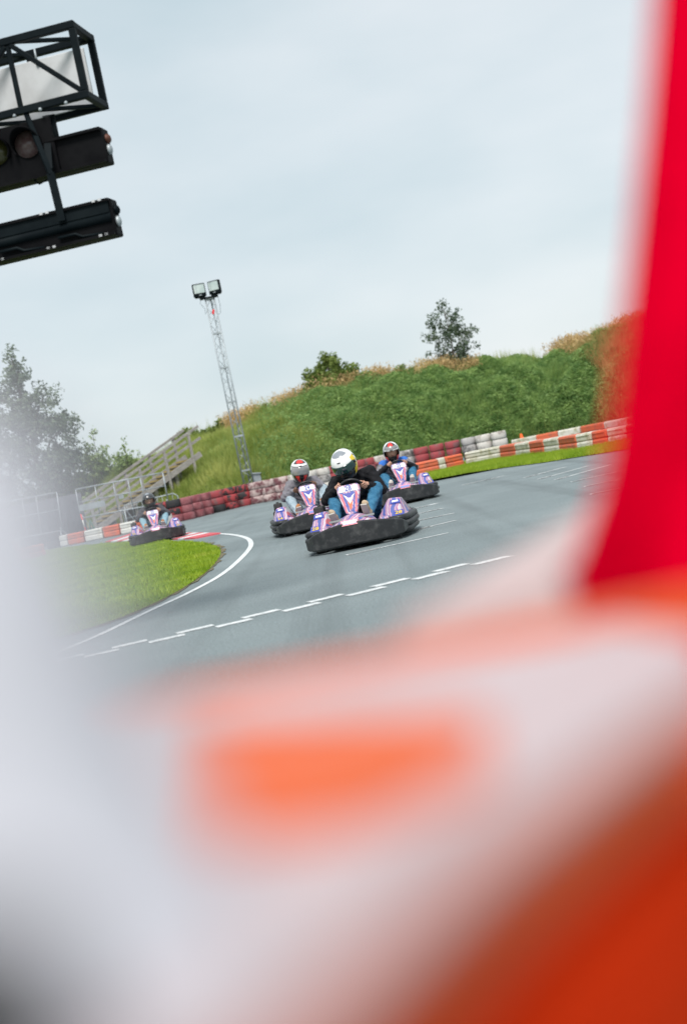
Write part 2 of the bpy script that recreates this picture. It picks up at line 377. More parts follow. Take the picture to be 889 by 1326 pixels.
# ------------------------------------------------------------------ embankment
ridge_px = [(60, 640), (120, 622), (175, 606), (215, 592), (250, 572), (300, 549), (350, 527), (400, 507), (450, 494), (520, 483), (580, 474), (640, 468), (700, 463), (735, 452), (775, 434), (830, 415), (900, 400), (1000, 390)]
YC = 64.0
rid = [W(x, y, YC) for x, y in ridge_px]
rx = np.array([p.x for p in rid]); rzv = np.array([p.z for p in rid])
def crest(X): return np.interp(X, rx, rzv) - np.interp(X, [-6, -3], [0.1, 0.42])
def toe(X): return np.interp(X, [-14, -9, -6.5, -4, -2, 2, 6, 9, 14], [62, 57, 54.6, 52.6, 53.2, 56.5, 58.5, 58.5, 57])
def hill(X, Y):
    t = np.clip((Y - toe(X)) / (YC - toe(X)), 0, 1); s_ = t ** 0.8 * (1 - 0.12 * np.sin(t * np.pi) * 0) 
    h = crest(X) * (1 - (1 - s_) ** 1.6)
    h = h * np.where(Y > YC, 1 - 0.25 * np.clip((Y - YC) / 25, 0, 1), 1)
    bump = 0.09 * np.sin(X * 1.9 + Y * .7) * np.sin(Y * 1.3 - X * .6) + 0.05 * np.sin(X * 4.1 - Y * 2.2)
    return np.where(t > 0, h + bump * np.minimum(1, t * 5) , -0.1)
gx = np.linspace(-22, 24, 140); gy = np.concatenate([np.linspace(51.5, 66, 60), np.linspace(68, 130, 12)])
XX, YY = np.meshgrid(gx, gy); ZZ = hill(XX, YY)
vs = np.column_stack([XX.ravel(), YY.ravel(), ZZ.ravel()]); nx = len(gx)
fs = [[j * nx + i, j * nx + i + 1, (j + 1) * nx + i + 1, (j + 1) * nx + i] for j in range(len(gy) - 1) for i in range(nx - 1)]
mb = MB(); mb.add(vs, fs, 0, True); tag(mb.build('embankment', HILLM), kind='structure')

def slope_points(n, x0, x1, t0=0.0, t1=1.06):
    X = rng.uniform(x0, x1, n); t = rng.uniform(t0, t1, n); Y = toe(X) + t * (YC - toe(X)); return X, Y, t
dens = lambda X, Y: 0.5 + 0.5 * np.sin(X * 1.1 + 0.6 * np.sin(Y * 1.3)) * np.sin(Y * 0.9 + 0.8 * np.sin(X * 0.7))
X, Y, t = slope_points(230000, -10.5, 12.5)
dark = 0.82 / (1 + np.exp(-(X - 0.4 + 1.6 * (dens(X, Y) - .5) * 2) / 1.3))      # nettles take over towards the right
isn = rng.random(len(X)) < dark
keep = ~isn
P = np.column_stack([X, Y, hill(X, Y) - 0.05])[keep]; m_ = len(P)
hh = rng.uniform(0.15, 0.5, m_) * (0.5 + dens(P[:, 0] * 1.7, P[:, 1] * 1.7))
tag(np_mesh('tall_grass', blades(P, hh, rng.uniform(0.02, 0.045, m_), 0.9), 3, TALL_L), kind='stuff')
P = np.column_stack([X, Y, hill(X, Y) - 0.05])[isn]; m_ = len(P)
hh = rng.uniform(0.1, 0.7, m_) * (0.65 + .6 * dens(P[:, 0] * 1.7, P[:, 1] * 1.7))
tag(np_mesh('nettle_undergrowth', blades(P, hh, rng.uniform(0.02, 0.055, m_), 0.9), 3, TALL_D), kind='stuff')
def leaves(C, size, flat=0.35, stretch=1.5):
    n = len(C); a = rng.normal(size=(n, 3)); a[:, 2] *= flat; a /= np.linalg.norm(a, axis=1)[:, None] + 1e-9
    b = rng.normal(size=(n, 3)); b -= a * (a * b).sum(1)[:, None]; b /= np.linalg.norm(b, axis=1)[:, None] + 1e-9
    s_ = (size * rng.uniform(0.6, 1.3, n))[:, None]
    return np.stack([C - a * s_ * stretch, C + b * s_ * .55, C + a * s_ * stretch, C - b * s_ * .55], 1).reshape(-1, 3)
# broad leaves among the nettles
X, Y, t = slope_points(300000, -2.5, 12.5); k = rng.random(len(X)) < 1 / (1 + np.exp(-(X - .6) / 1.2)); X, Y = X[k], Y[k]
Z = hill(X, Y) + rng.uniform(0.0, 0.6, len(X)) * (0.6 + .6 * dens(X * 2.3, Y * 2.3))
tag(np_mesh('nettle_undergrowth', leaves(np.column_stack([X, Y, Z]), 0.042), 4, TALL_D), kind='stuff')
# pale seed heads scattered in the left slope
# dry stalks along the crest
def stalks(name, x0, x1, y0, y1, n, h, m, base=None):
    X = rng.uniform(x0, x1, n); Y = rng.uniform(y0, y1, n)
    k = rng.random(n) < np.clip(0.45 + 0.9 * (np.sin(X * 2.3) * np.sin(X * .9 + 1) + .2), .05, 1); X, Y = X[k], Y[k]
    P = np.column_stack([X, Y, hill(X, Y) - .05]); hh = rng.uniform(*h, len(X))
    B = blades(P, hh, rng.uniform(0.012, 0.03, len(X)), 0.5)
    tips = B.reshape(-1, 3, 3)[:, 2]; C = np.repeat(tips, 4, 0) + rng.normal(size=(len(tips) * 4, 3)) * [.03, .03, .09]
    q = leaves(C, np.full(len(C), 0.03), 2.0, 1.6).reshape(-1, 4, 3)
    t2 = np.concatenate([q[:, [0, 1, 2]], q[:, [0, 2, 3]]]).reshape(-1, 3)
    o = np_mesh(name, np.concatenate([B, t2]), 3, m); tag(o, kind='stuff'); return o
stalks('dry_grass', W(290, 540, 63).x, W(620, 470, 63).x, 62.6, 64.8, 10500, (0.3, 0.8), DRY)
stalks('dry_grass', W(715, 450, 63).x, W(900, 400, 63).x, 62.6, 64.8, 5500, (0.3, 0.85), DRY)
X = rng.uniform(-5.5, 12, 9000); Y = rng.uniform(62.8, 64.8, 9000); k = rng.random(9000) < np.clip(.2 + np.sin(X * 3.1) * np.sin(X * 1.3 + 2), .08, 1); X, Y = X[k], Y[k]
tag(np_mesh('tall_grass', blades(np.column_stack([X, Y, hill(X, Y)]), rng.uniform(.35, 1.0, len(X)), rng.uniform(.015, .035, len(X)), .5), 3, TALL_L), kind='stuff')
xr = W(775, 500, 60).x
X, Y, t = slope_points(36000, xr - .35, xr + 5); k = (X - xr - 0.35 * np.sin(Y * 1.7)) > 0; X, Y = X[k], Y[k]
P = np.column_stack([X, Y, hill(X, Y)]); tag(np_mesh('dry_grass', blades(P, rng.uniform(.35, .85, len(X)), rng.uniform(.015, .035, len(X)), .7), 3, DRYR), kind='stuff')

# ------------------------------------------------------------------ trees and bushes
def hz(x, y): return float(hill(np.array([x]), np.array([y]))[0]) if 51.5 < y < 130 and -22 < x < 24 else 0.0
def tree(name, label, cat, base, height, blobs, nleaf, lsize, m, trunk_r=0.06, nb_=8, group=None, gap=0.0):
    root = empty(name, base); tag(root, label, cat, group)
    tr = MB(); top = Vector((0, 0, height * 0.85)); pts = [Vector((0.03 * math.sin(i * 2.1) * height * .3, 0.02 * math.cos(i) * height * .3, height * .85 * i / 6)) for i in range(7)]
    tr.tube(pts, [trunk_r * (1 - .13 * i) for i in range(7)], 7)
    cl = []
    for (c, r) in blobs:
        c = Vector(c); k = min(6, max(1, int(c.z / (height * .85) * 6) - 1)); a = pts[k]
        mid = (a + c) / 2 + Vector((0, 0, .05 * height)); tr.tube([a, mid, c], [trunk_r * .45, trunk_r * .3, trunk_r * .12], 5)
        r = Vector(r); nk = 26
        for _ in range(nk):
            d = Vector(rng.normal(size=3)).normalized() * (random.uniform(.35, 1.0)); cl.append((c + Vector((d.x * r.x, d.y * r.y, d.z * r.z)), (r.x + r.z) / 2 * random.uniform(.14, .55), r.x * r.z))
    tr.build('trunk', BARK, root)
    wts = np.array([c[2] * c[1] for c in cl]); wts /= wts.sum(); idx = rng.choice(len(cl), nleaf, p=wts)
    C = np.array([c[0] for c in cl])[idx]; rad = np.array([c[1] for c in cl])[idx]
    D = rng.normal(size=(nleaf, 3)); D /= np.linalg.norm(D, axis=1)[:, None]; C = C + D * (rad * rng.random(nleaf) ** .45)[:, None]
    np_mesh('crown', leaves(C, np.full(nleaf, lsize), .8, 1.2), 4, m, root)
    return root
p = W(54, 630, 60); 
tree('broadleaf_tree', 'tall dark broadleaf tree behind the metal fence at the left', 'tree', (p.x, 60, 0.3), 7.4,
     [((-.1, 0, 7.0), (.3, .3, .45)), ((-.05, 0, 6.3), (.65, .6, .6)), ((-.35, .2, 5.4), (.9, .8, .75)), ((.75, -.1, 5.1), (.7, .7, .6)), ((-1.1, .1, 4.5), (.9, .9, .8)), ((.2, .2, 4.2), (1.1, 1, .8)), ((1.35, 0, 4.0), (.75, .7, .65)),
      ((-.6, -.2, 3.3), (1.3, 1, .8)), ((1.1, .1, 2.9), (1.1, .9, .7)), ((-1.6, .1, 2.6), (1.0, 1, .8)), ((.2, 0, 2.2), (1.4, 1, .7)), ((-1.3, 0, 5.6), (.5, .5, .5)), ((-2.2, .1, 3.6), (.8, .8, .9))],
     15000, 0.07, LEAF_GREY, 0.14)
p = W(430, 505, 63.5)
tree('round_bush', 'rounded green bush with dense leaves on the crest left of the dark sapling', 'bush', (p.x, 63.5, hz(p.x, 63.5) - .1), 1.75,
     [((0, 0, 1.15), (.75, .6, .5)), ((-.55, 0, .8), (.55, .5, .5)), ((.6, 0, .9), (.55, .5, .45)), ((.1, 0, .6), (.9, .6, .5)), ((.15, .1, 1.45), (.4, .4, .25)), ((-.9, 0, .45), (.4, .4, .35))], 9000, 0.06, LEAF_MD, 0.05)
p = W(590, 472, 63.5)
tree('dark_sapling', 'slender dark leafed sapling standing alone on the crest', 'tree', (p.x, 63.5, hz(p.x, 63.5) - .1), 3.2,
     [((-.08, 0, 2.85), (.26, .2, .4)), ((-.45, 0, 2.3), (.42, .3, .38)), ((.35, 0, 2.3), (.38, .3, .4)), ((0, 0, 1.85), (.55, .4, .5)), ((-.75, 0, 1.75), (.4, .3, .32)), ((.75, 0, 1.65), (.42, .3, .36)), ((-.4, 0, 1.35), (.4, .35, .3)), ((.4, 0, 1.2), (.5, .4, .3)), ((1.0, 0, 1.1), (.25, .25, .2)), ((0, 0, .8), (.7, .5, .35)), ((-.95, .1, 1.2), (.2, .2, .15)), ((.1, 0, 2.65), (.2, .2, .2))],
     2900, 0.055, LEAF_SAP, 0.045)
shr = [(520, 484, .9, 'low leafy shrub beside the dry grass left of the sapling'), (497, 489, .7, 'small ragged shrub rising from dry grass right of the round bush'), (345, 533, .6, 'small green tuft on the crest right of the light mast'), (322, 541, .65, 'small shrub on the crest just right of the light mast'),
       (285, 553, .75, 'wispy shrub on the crest just left of the light mast'), (243, 572, .95, 'dark shrub on the crest at the top of the stairs'), (265, 564, .55, 'low shrub on the crest midway between stairs and mast'), (668, 466, .35, 'tiny shrub on the crest right of the sapling')]
for x, y, h, lab in shr:
    p = W(x, y, 63.6); tree('crest_shrub', lab, 'shrub', (p.x, 63.6, hz(p.x, 63.6) - .1), h,
        [((0, 0, h * .8), (h * .3, h * .3, h * .3)), ((-h * .4, 0, h * .5), (h * .4, .3, h * .28)), ((h * .4, 0, h * .55), (h * .4, .3, h * .3))], int(900 * h), 0.055, LEAF_MD, 0.02, group='shrubs on the crest')
hd = [(70, 630, 1.7, 'pale hedge bush behind the dark tarp fence'), (112, 625, 2.1, 'light green hedge bush rising behind the foot of the stairs'), (150, 612, 1.9, 'hedge bush behind the middle of the stairs'), (182, 602, 1.7, 'hedge bush behind the upper stair rail'), (20, 640, 1.9, 'shady hedge bush below the tall tree')]
for x, y, h, lab in hd:
    p = W(x, y, 61.0); tree('hedge_bush', lab, 'bush', (p.x, 61, 0), h + .9,
        [((0, 0, h * .9 + .5), (h * .5, h * .4, h * .35)), ((-h * .5, 0, h * .6 + .4), (h * .55, .6, h * .4)), ((h * .5, 0, h * .55 + .4), (h * .55, .6, h * .4)), ((0, -.2, h * .35 + .2), (h * .8, .6, h * .4))], 6500, 0.065, LEAF_LT, 0.05, group='hedge bushes behind the stairs')
for x, y, h, lab in [(128, 600, 1.5, 'thin young tree with sparse leaves just right of the tall tree'), (117, 604, 1.1, 'shorter thin young tree touching the edge of the tall tree'), (165, 598, .9, 'wispy young tree above the hedge behind the stairs')]:
    p = W(x, y, 60.5); tree('young_tree', lab, 'tree', (p.x, 60.5, 1.6), h + .9, [((0, 0, h + .6), (.12, .12, .4)), ((-.2, 0, h * .75 + .5), (.28, .25, .22)), ((.22, 0, h * .6 + .5), (.3, .25, .25)), ((0, 0, h * .5 + .4), (.4, .3, .4)), ((-.1, 0, h * .3 + .4), (.5, .4, .4))], 560, 0.055, LEAF_LT, 0.02, group='young trees behind the stairs')

# ------------------------------------------------------------------ floodlight mast
bp = W(327, 650, 53.0); mx_, my_ = bp.x, 53.0
mroot = empty('floodlight_mast', (mx_, my_, 0)); tag(mroot, 'tall galvanised lattice mast with two floodlights standing behind the tyre wall', 'light mast')
legs = [Vector((-.165, 0, 0)), Vector((.165, -.02, 0)), Vector((.02, .27, 0))]; HM = 7.05
for l_ in legs:
    b = MB(); b.tube([l_ + Vector((0, 0, 0)), l_ * .9 + Vector((0, 0, HM))], 0.024, 7); b.build('mast_leg', GALV, mroot)
nsec = 6; sh = HM / nsec
bz = MB()
for i in range(3):
    a, c = legs[i], legs[(i + 1) % 3]; k = nsec * 4
    for j in range(k):
        z0, z1 = HM * j / k, HM * (j + 1) / k; s0, s1 = 1 - .1 * z0 / HM, 1 - .1 * z1 / HM
        p0, p1 = (a, c) if j % 2 == 0 else (c, a)
        bz.tube([p0 * s0 + Vector((0, 0, z0)), p1 * s1 + Vector((0, 0, z1))], 0.0085, 4)
bz.build('bracing', GALV, mroot)
for j in range(1, nsec + 1):
    c = MB(); z = sh * j - .02; f = 1 - .1 * z / HM
    for i in range(3): c.bar(legs[i] * f + Vector((0, 0, z)), legs[(i + 1) % 3] * f + Vector((0, 0, z)), .03, .06)
    c.build('collar', GALV, mroot)
b = MB(); b.box((-.02, .05, HM + .03), (.62, .3, .05), mi=0, bev=.01); b.build('lamp_bracket', DKSTEEL, mroot)
b = MB(); b.box((.03, -.05, HM - .48), (.07, .06, .16), Matrix.Rotation(.3, 3, 'Y'), bev=.015); b.build('tag', REDP, mroot)
for (dx, yaw) in ((-.29, R(12)), (.24, R(-24))):
    T = Matrix.Translation((dx, -.05, HM + .08)) @ Matrix.Rotation(yaw, 4, 'Z')
    b = MB(); vs, f_ = rbox_data((.42, .14, .44), .015); b.add(vs, f_, 0, False, T @ Matrix.Translation((0, 0, .24)))
    b.add(*rbox_data((.34, .12, .05), .01), 0, False, T @ Matrix.Translation((0, 0.02, .01)))
    lo = b.build('floodlight', DKSTEEL, mroot)
    g = MB(); g.add(*rbox_data((.36, .02, .29), .005), 0, False, T @ Matrix.Translation((0, -.075, .28))); g.build('lamp_glass', GLASSM, lo)
    g = MB(); g.add(*rbox_data((.012, .01, .29), 0), 0, False, T @ Matrix.Translation((-.1, -.09, .28))); g.add(*rbox_data((.09, .015, .03), 0), 0, False, T @ Matrix.Translation((0, -.075, .07))); g.build('lamp_bar', GALV, lo)
b = MB(); b.tube([(-.3, -.02, HM + .08), (-.34, -.02, HM - .12), (-.22, -.02, HM - .33), (-.24, -.03, HM - .5), (-.15, -.02, HM - .4)], .006, 5)
b.tube([(.28, -.02, HM + .08), (.3, -.02, HM - .3), (.26, -.02, HM - .55), (.16, -.02, HM - .6)], .006, 5); b.build('cable', DKSTEEL, mroot)
b = MB(); b.box((.3, .12, .62), (.28, .2, .7), bev=.01); b.box((.3, .1, .99), (.34, .26, .04), Matrix.Rotation(.15, 3, 'Y')); b.build('switch_cabinet', GALV, mroot)

# ------------------------------------------------------------------ tyre wall
prof = [(.15, .02), (.17, .0), (.205, .0), (.222, .03), (.226, .118), (.222, .205), (.205, .235), (.17, .235), (.15, .215)]
tm = {}
for nm, m in dict(red=T_RED, patchy=T_REDP, black=T_BLK, burg=T_BURG, fade=T_FADE, white=T_WHT, grey=T_GRY).items():
    b = MB(); b.lathe(prof, 22, ex=2.7); tm[nm] = b.mesh('tyre', m)
bl_x = [200, 237, 274, 327, 377, 430, 488, 540, 600, 661]; bl_y = [682, 675, 665.5, 653, 644.5, 632, 618, 608, 596.5, 584.5]
def tbase(x): return G(x, float(np.interp(x, bl_x, bl_y)))
segs = [([207, 222, 236], 'AR', 'black and dark red tyre bundle at the left end of the tyre wall'),
        ([237, 249, 261, 272.5], 'B', 'even dark red tyre bundle right of the black and red one'),
        ([273, 292, 308, 326.5], 'C', 'bright red tyre bundle with black worn patches left of the light mast'),
        ([327, 343, 360, 377.5], 'D', 'faded burgundy tyre bundle with white wear at the foot of the mast'),
        ([378, 396, 413, 430], 'W', 'dirty white tyre bundle behind the driver with the red and white helmet'),
        ([431, 447, 462, 474, 486], 'E', 'red tyre bundle behind the driver in the black jumper'),
        ([489, 502, 515, 527, 539.5], 'W', 'dirty white tyre bundle behind the driver in the grey and blue suit'),
        ([540, 560, 580, 601.5], 'G', 'weathered red tyre bundle standing behind the orange plastic block'),
        ([602, 621, 640, 661], 'H', 'grey and white tyre bundle at the right end of the tyre wall')]
pal = dict(AR=['patchy', 'black', 'burg', 'burg', 'burg', 'patchy'], B=['burg'], C=None, D=['fade'], W=['white', 'white', 'grey'], E=['burg', 'red'], G=['red'], H=['grey', 'white', 'grey'])
for xs, code, lab in segs:
    a = tbase((xs[0] + xs[-1]) / 2); root = empty('tyre_bundle', (a.x, a.y, 0)); tag(root, lab, 'tyre barrier', 'painted tyre bundles of the tyre wall')
    for i in range(len(xs) - 1):
        p0, p1 = tbase(xs[i]), tbase(xs[i + 1]); wx = (p1 - p0).length; sx = min(1.12, max(.72, wx / 0.452)); c = (p0 + p1) / 2 + Vector((0, .22, 0))
        for r in range(3):
            nm = random.choice(pal[code]) if pal[code] else [['black', 'red', 'red'], ['patchy', 'patchy', 'patchy'], ['red', 'patchy', 'patchy']][i][r]
            if code == 'AR' : nm = [['burg', 'patchy', 'patchy'], ['burg', 'patchy', 'black']][i][r]
            if code == 'H' and i == 0 and r == 0: nm = 'black'
            if code == 'G' and r == 0: nm = 'red'
            inst(tm[nm], 'tyre', root, (c.x - a.x + random.uniform(-.008, .008), c.y - a.y + random.uniform(-.02, .02), r * .237 ), (0, 0, random.uniform(-.05, .05)), (sx, 1, 1))
# one red-lined tyre standing on edge at a gap
p = tbase(488); T = Matrix.Translation((0, 0, .27)) @ Matrix.Rotation(R(90), 4, 'X')
b = MB(); b.lathe([(.14, -.07), (.2, -.09), (.255, -.07), (.27, 0), (.255, .07), (.2, .09), (.14, .07)], 24, T)
o = b.build('loose_tyre', T_RED, None, (p.x, p.y - .12, 0), R(20)); tag(o, 'red painted tyre standing on edge in front of the gap in the tyre wall', 'tyre')

# ------------------------------------------------------------------ plastic barrier blocks
def block(p0, p1, h, depth, m, label, group, courses=2, z0=0.0, name='barrier_block'):
    p0 = Vector(p0); p1 = Vector(p1); L_ = (p1 - p0).length; ang = math.atan2(p1.y - p0.y, p1.x - p0.x)
    c = (p0 + p1) / 2; root = MB(); hh = h / courses
    for k in range(courses):
        root.box((0, depth / 2 + .012 * (k % 2), z0 + hh * (k + .5)), (L_ - .025, depth, hh - .004), bev=min(.05, hh * .22), seg=3, smooth=False)
        if L_ > .3: root.box((0, depth / 2 - .004, z0 + hh * (k + .5) + hh * .2), (L_ - .12, depth, .018), bev=.006)
    for sx in (-1, 1): root.box((sx * (L_ / 2 - .012), depth / 2, z0 + h * .45), (.03, depth * .45, h * .5))
    o = root.build(name, m, None, (c.x, c.y, 0), ang); tag(o, label, 'barrier block', group); return o
nb_x = [536, 570.5, 580, 602.5, 648, 667.5, 686, 704.5, 724, 746.5, 767, 787, 812, 836]
def nbase(x): return G(x, float(np.interp(x, [530, 555, 604, 648, 748, 786, 850], [619, 614, 603, 595, 584 - .5, 577, 566])))
cols = 'OWOWOWOWOWOWO'
labs = ['bright orange plastic block beside the kart of the grey and blue suited driver', 'short dirty white plastic block wedged between two orange ones', 'faded orange block in front of the weathered red tyres', 'long mossy white plastic block in front of the grey and white tyres',
        'orange block at the right end of the tyre wall', 'white block below the orange cone', 'orange block just right of the cone', 'white block second to the right of the cone', 'orange block third to the right of the cone',
        'white block fourth to the right of the cone', 'orange block fifth to the right of the cone', 'last white block before the red cloth', 'orange block behind the red cloth']
for i in range(len(nb_x) - 1):
    block(nbase(nb_x[i]), nbase(nb_x[i + 1]), 0.37, 0.4, PL_RED if cols[i] == 'O' else PL_WHT, labs[i], 'plastic blocks along the verge')
def fbase(x): return G(x, float(np.interp(x, [655, 694, 722, 752, 812, 900], [580.5, 573, 567.5, 561.5, 551, 535])))
fx = [662, 694, 722, 751.5, 782, 812, 845]
fl = ['mossy white block at the near end of the far barrier, behind the cone', 'orange block in the far barrier, first from its white end', 'white block in the middle of the far barrier', 'orange block in the far barrier closest to the rusty grass', 'white block of the far barrier beside the red cloth', 'orange block of the far barrier behind the red cloth']
for i in range(6): block(fbase(fx[i]), fbase(fx[i + 1]), 0.26, 0.35, PL_WHT if i % 2 == 0 else PL_RED, fl[i], 'plastic blocks of the far barrier', 1)
lx = [77, 88, 110, 134, 156, 176, 196, 216]
def lbase(x): return G(x, float(np.interp(x, [60, 79, 111, 164.5, 216], [712, 708.6, 702, 691, 681])))
ll = ['white end block of the near left barrier', 'bright orange block at the left end of the near left barrier', 'white block between the two orange blocks of the near left barrier', 'bright orange block left of the rearmost kart', 'white block touching the rearmost kart from the left', 'orange block behind the shoulder of the rearmost driver', 'white block hidden behind the rearmost kart']
for i in range(7): block(lbase(lx[i]), lbase(lx[i + 1]), 0.34, 0.38, PL_WHT2 if i % 2 == 0 else PL_RED, ll[i], 'plastic blocks of the near left barrier')
def bbase(x): return G(x, float(np.interp(x, [-60, 70, 110, 165, 215], [712, 694.5, 686, 673, 662])))
bx = [-50, -20, 12, 45, 72, 90, 109, 128, 146, 170, 192, 212]
bl = ['white', 'red', 'white', 'white', 'red', 'white', 'red', 'white', 'white', 'white', 'white']
bw = ['at the hidden left end', 'second from the left end', 'below the far left fence', 'below the right post of the left fence', 'in front of the dark tarp', 'in front of the green brace', 'below the foot of the stairs', 'below the middle of the fence panel', 'just left of the rearmost driver', 'behind the rearmost driver', 'beside the black and red tyres']
for i in range(11): block(bbase(bx[i]), bbase(bx[i + 1]), 0.33, 0.35, PL_WHT2 if bl[i] == 'white' else PL_RED2, f'faded {bl[i]} block of the back left barrier {bw[i]}', 'blocks of the back left barrier')
# end of the near left barrier: black tyre stack, red block, chevron board
p = lbase(70); root = empty('tyre_stack', (p.x, p.y + .1, 0)); tag(root, 'stack of bare black tyres ending the near left barrier', 'tyre stack')
for r in range(2): inst(tm['black'], 'tyre', root, (0, 0, r * .237))
block(G(32, 727), G(61, 720), 0.34, .4, PL_RED, 'blurred orange block lying left of the black tyre stack', 'plastic blocks of the near left barrier')
ch = empty('chevron_board', G(8, 727)); tag(ch, 'red and white chevron board standing at the far left', 'sign')
b = MB(); b.box((0, 0, .33), (.95, .04, .45), bev=.01); b.box((-.35, .05, .1), (.05, .05, .2)); b.box((.35, .05, .1), (.05, .05, .2)); b.build('board', BOARDW, ch)
b = MB()
for k in range(3):
    x = -.3 + .3 * k
    b.plate([(x - .1, -.2), (x, -.2), (x + .12, 0), (x, .2), (x - .1, .2), (x + .02, 0)], Vector((0, -.02, .33)), Vector((1, 0, 0)), Vector((0, 0, 1)), Vector((0, -1, 0)), 0, .004)
b.build('chevron', REDP, ch)
# traffic cone
p = W(675, 572, 47); p = G(677, 576); cone = MB(); cone.lathe([(0, .42), (.035, .42), (.11, .04), (.16, .04), (.16, 0), (0, 0)], 16, closed=False); cone.box((0, 0, .02), (.34, .34, .035), bev=.01)
o = cone.build('traffic_cone', ORANGE, None, (p.x, p.y, 0)); tag(o, 'small orange traffic cone behind the white barrier blocks', 'traffic cone')

# ------------------------------------------------------------------ wooden stairs
s0 = W(108, 668, 54.0); sroot = empty('wooden_stairs', (s0.x, 54.0, 0), math.atan2(.55, .83)); tag(sroot, 'weathered wooden stairs with handrails and yellow nosings climbing the bank', 'stairs')
SHADE_WOOD = mat('shade_dark_wood', (.035, .03, .027), .8, (.06, .05, .045), 8)  # tread colour darkened to stand in for shade in the open riser gaps
N_ST, RISE, RUN, WID = 15, .122, .30, 1.1
def sp(i, y): return Vector((i * RUN, y, .1 + i * RISE))
for i in range(N_ST):
    b = MB(); q = sp(i + .5, 0); b.box((q.x, 0, .1 + (i + 1) * RISE), (RUN + .03, WID - .12, .04)); t_ = b.build('tread', SHADE_WOOD, sroot)
    b = MB(); b.box((i * RUN - .012, 0, .1 + (i + 1) * RISE + .001), (.03, WID - .13, .06)); b.build('nosing', YELL, t_)
for y in (-WID / 2, WID / 2):
    b = MB(); b.bar(sp(-.3, y) + Vector((0, 0, .06)), sp(N_ST + .6, y) + Vector((0, 0, .06)), .06, .2); b.build('stringer', WOOD, sroot)
    b = MB(); b.bar(sp(0, y) + Vector((0, 0, 1.0)), sp(N_ST + 1, y) + Vector((0, 0, 1.0)), .06, .09); b.build('handrail', WOOD, sroot)
    b = MB(); b.bar(sp(0, y) + Vector((0, 0, .58)), sp(N_ST + 1, y) + Vector((0, 0, .58)), .035, .09); b.build('rail_board', WOOD, sroot)
    for i in (0.3, 3.6, 7.2, 10.8, 14.4):
        b = MB(); q = sp(i, y * 1.06); b.bar((q.x, q.y, max(0, q.z - .9 if i > 5 else 0)), (q.x, q.y, q.z + 1.0), .08, .08); b.build('rail_post', WOOD, sroot)
b = MB()
for i in range(3, N_ST, 3): b.box((i * RUN, 0, (.1 + i * RISE) / 2), (.12, WID - .2, .1 + i * RISE))
b.build('support', WOOD, sroot)

# ------------------------------------------------------------------ steel fences and tarp
def fence(name, label, px4, d, vfr, mids, m=GALV, rad=.022, extra=None):
    TL, TR, BR, BL = [W(x, y, d) for x, y in px4]
    base = Vector(((BL.x + BR.x) / 2, d, 0)); root = empty(name, base); tag(root, label, 'fence')
    TL, TR, BR, BL = [p - base for p in (TL, TR, BR, BL)]
    fr = MB(); fr.tube([TL, TR], rad, 7); fr.tube([BL, BR], rad, 7); fr.tube([BL, TL], rad, 7); fr.tube([BR, TR], rad, 7); fr.build('frame', m, root)
    for f in vfr:
        b = MB(); b.tube([BL.lerp(BR, f), TL.lerp(TR, f)], rad * .8, 6); b.build('upright', m, root)
    for f in mids:
        b = MB(); b.tube([BL.lerp(TL, f), BR.lerp(TR, f)], rad * .8, 6); b.build('rail', m, root)
    for f in (0.02, .5, .98):
        b = MB(); q = BL.lerp(BR, f); b.tube([(q.x, 0, q.z), (q.x, 0, 0)], rad, 6); b.tube([(q.x, 0, q.z + .1), (q.x + .35, .25, 0)], rad * .7, 6); b.build('fence_foot', m, root)
    return root
f1 = fence('steel_fence_panel', 'open grey steel frame fence panel in front of the wooden stairs', [(97.6, 634), (210.6, 612), (218, 650), (104, 671.5)], 50.5, (.22, .43, .6, .74), (.55, .0))
b = MB(); pw = W(119, 655, 50.5) - f1.location; b.box(pw, (.85, .03, .2), Matrix.Rotation(R(0), 3, 'Y')); b.build('sign_plate', GALV, f1)
pw = W(157, 643.5, 50.5) - f1.location; b = MB(); b.box(pw, (.16, .03, .12)); b.build('sign_plate', GALV, f1)
fence('steel_fence_panel', 'hazy grey steel frame fence panel at the far left edge', [(-40, 659), (73, 638), (80, 687), (-32, 708)], 50.3, (.3, .6, .76), (.55,))
TL, TR, BR, BL = [W(x, y, 51.2) for x, y in [(-40, 668), (104, 638), (112, 684), (-32, 712)]]
b = MB(); n_ = 24
for i in range(n_):
    f0, f1_ = i / n_, (i + 1) / n_; wv = lambda f: Vector((0, .05 * math.sin(f * 40) + .03 * math.sin(f * 17), 0))
    a, c, d_, e = TL.lerp(TR, f0) + wv(f0), TL.lerp(TR, f1_) + wv(f1_), BL.lerp(BR, f1_) + wv(f1_), BL.lerp(BR, f0) + wv(f0)
    for z_ in (0,):
        d2, e2 = Vector((d_.x, d_.y, .05)), Vector((e.x, e.y, .05)); t3 = Vector((0, .012, 0))
        b.add([a, c, d2, e2, a + t3, c + t3, d2 + t3, e2 + t3], [[3, 2, 1, 0], [4, 5, 6, 7], [0, 1, 5, 4], [2, 3, 7, 6]], 0, True)
o = b.build('dark_tarp', TARP); tag(o, 'dark grey tarp screen stretched behind the left steel fence', 'tarp')
b = MB(); q = W(163, 655, 50.9); rr = []
hb = empty('crowd_barrier', (0, 0, 0)); tag(hb, 'low galvanised crowd barrier with rounded corners behind the fence panel', 'barrier')
TL, TR, BR, BL = [W(x, y, 50.9) for x, y in [(157, 655), (229, 638), (233, 655), (161, 672)]]
fr = MB(); fr.tube([Vector((BL.x, 50.9, 0)), BL, TL + Vector((0, 0, -.12)), TL + Vector((.1, 0, 0)), TR + Vector((-.12, 0, .0)), TR + Vector((0, 0, -.1)), BR, Vector((BR.x, 50.9, 0))], .02, 7); fr.build('frame', GALV, hb)
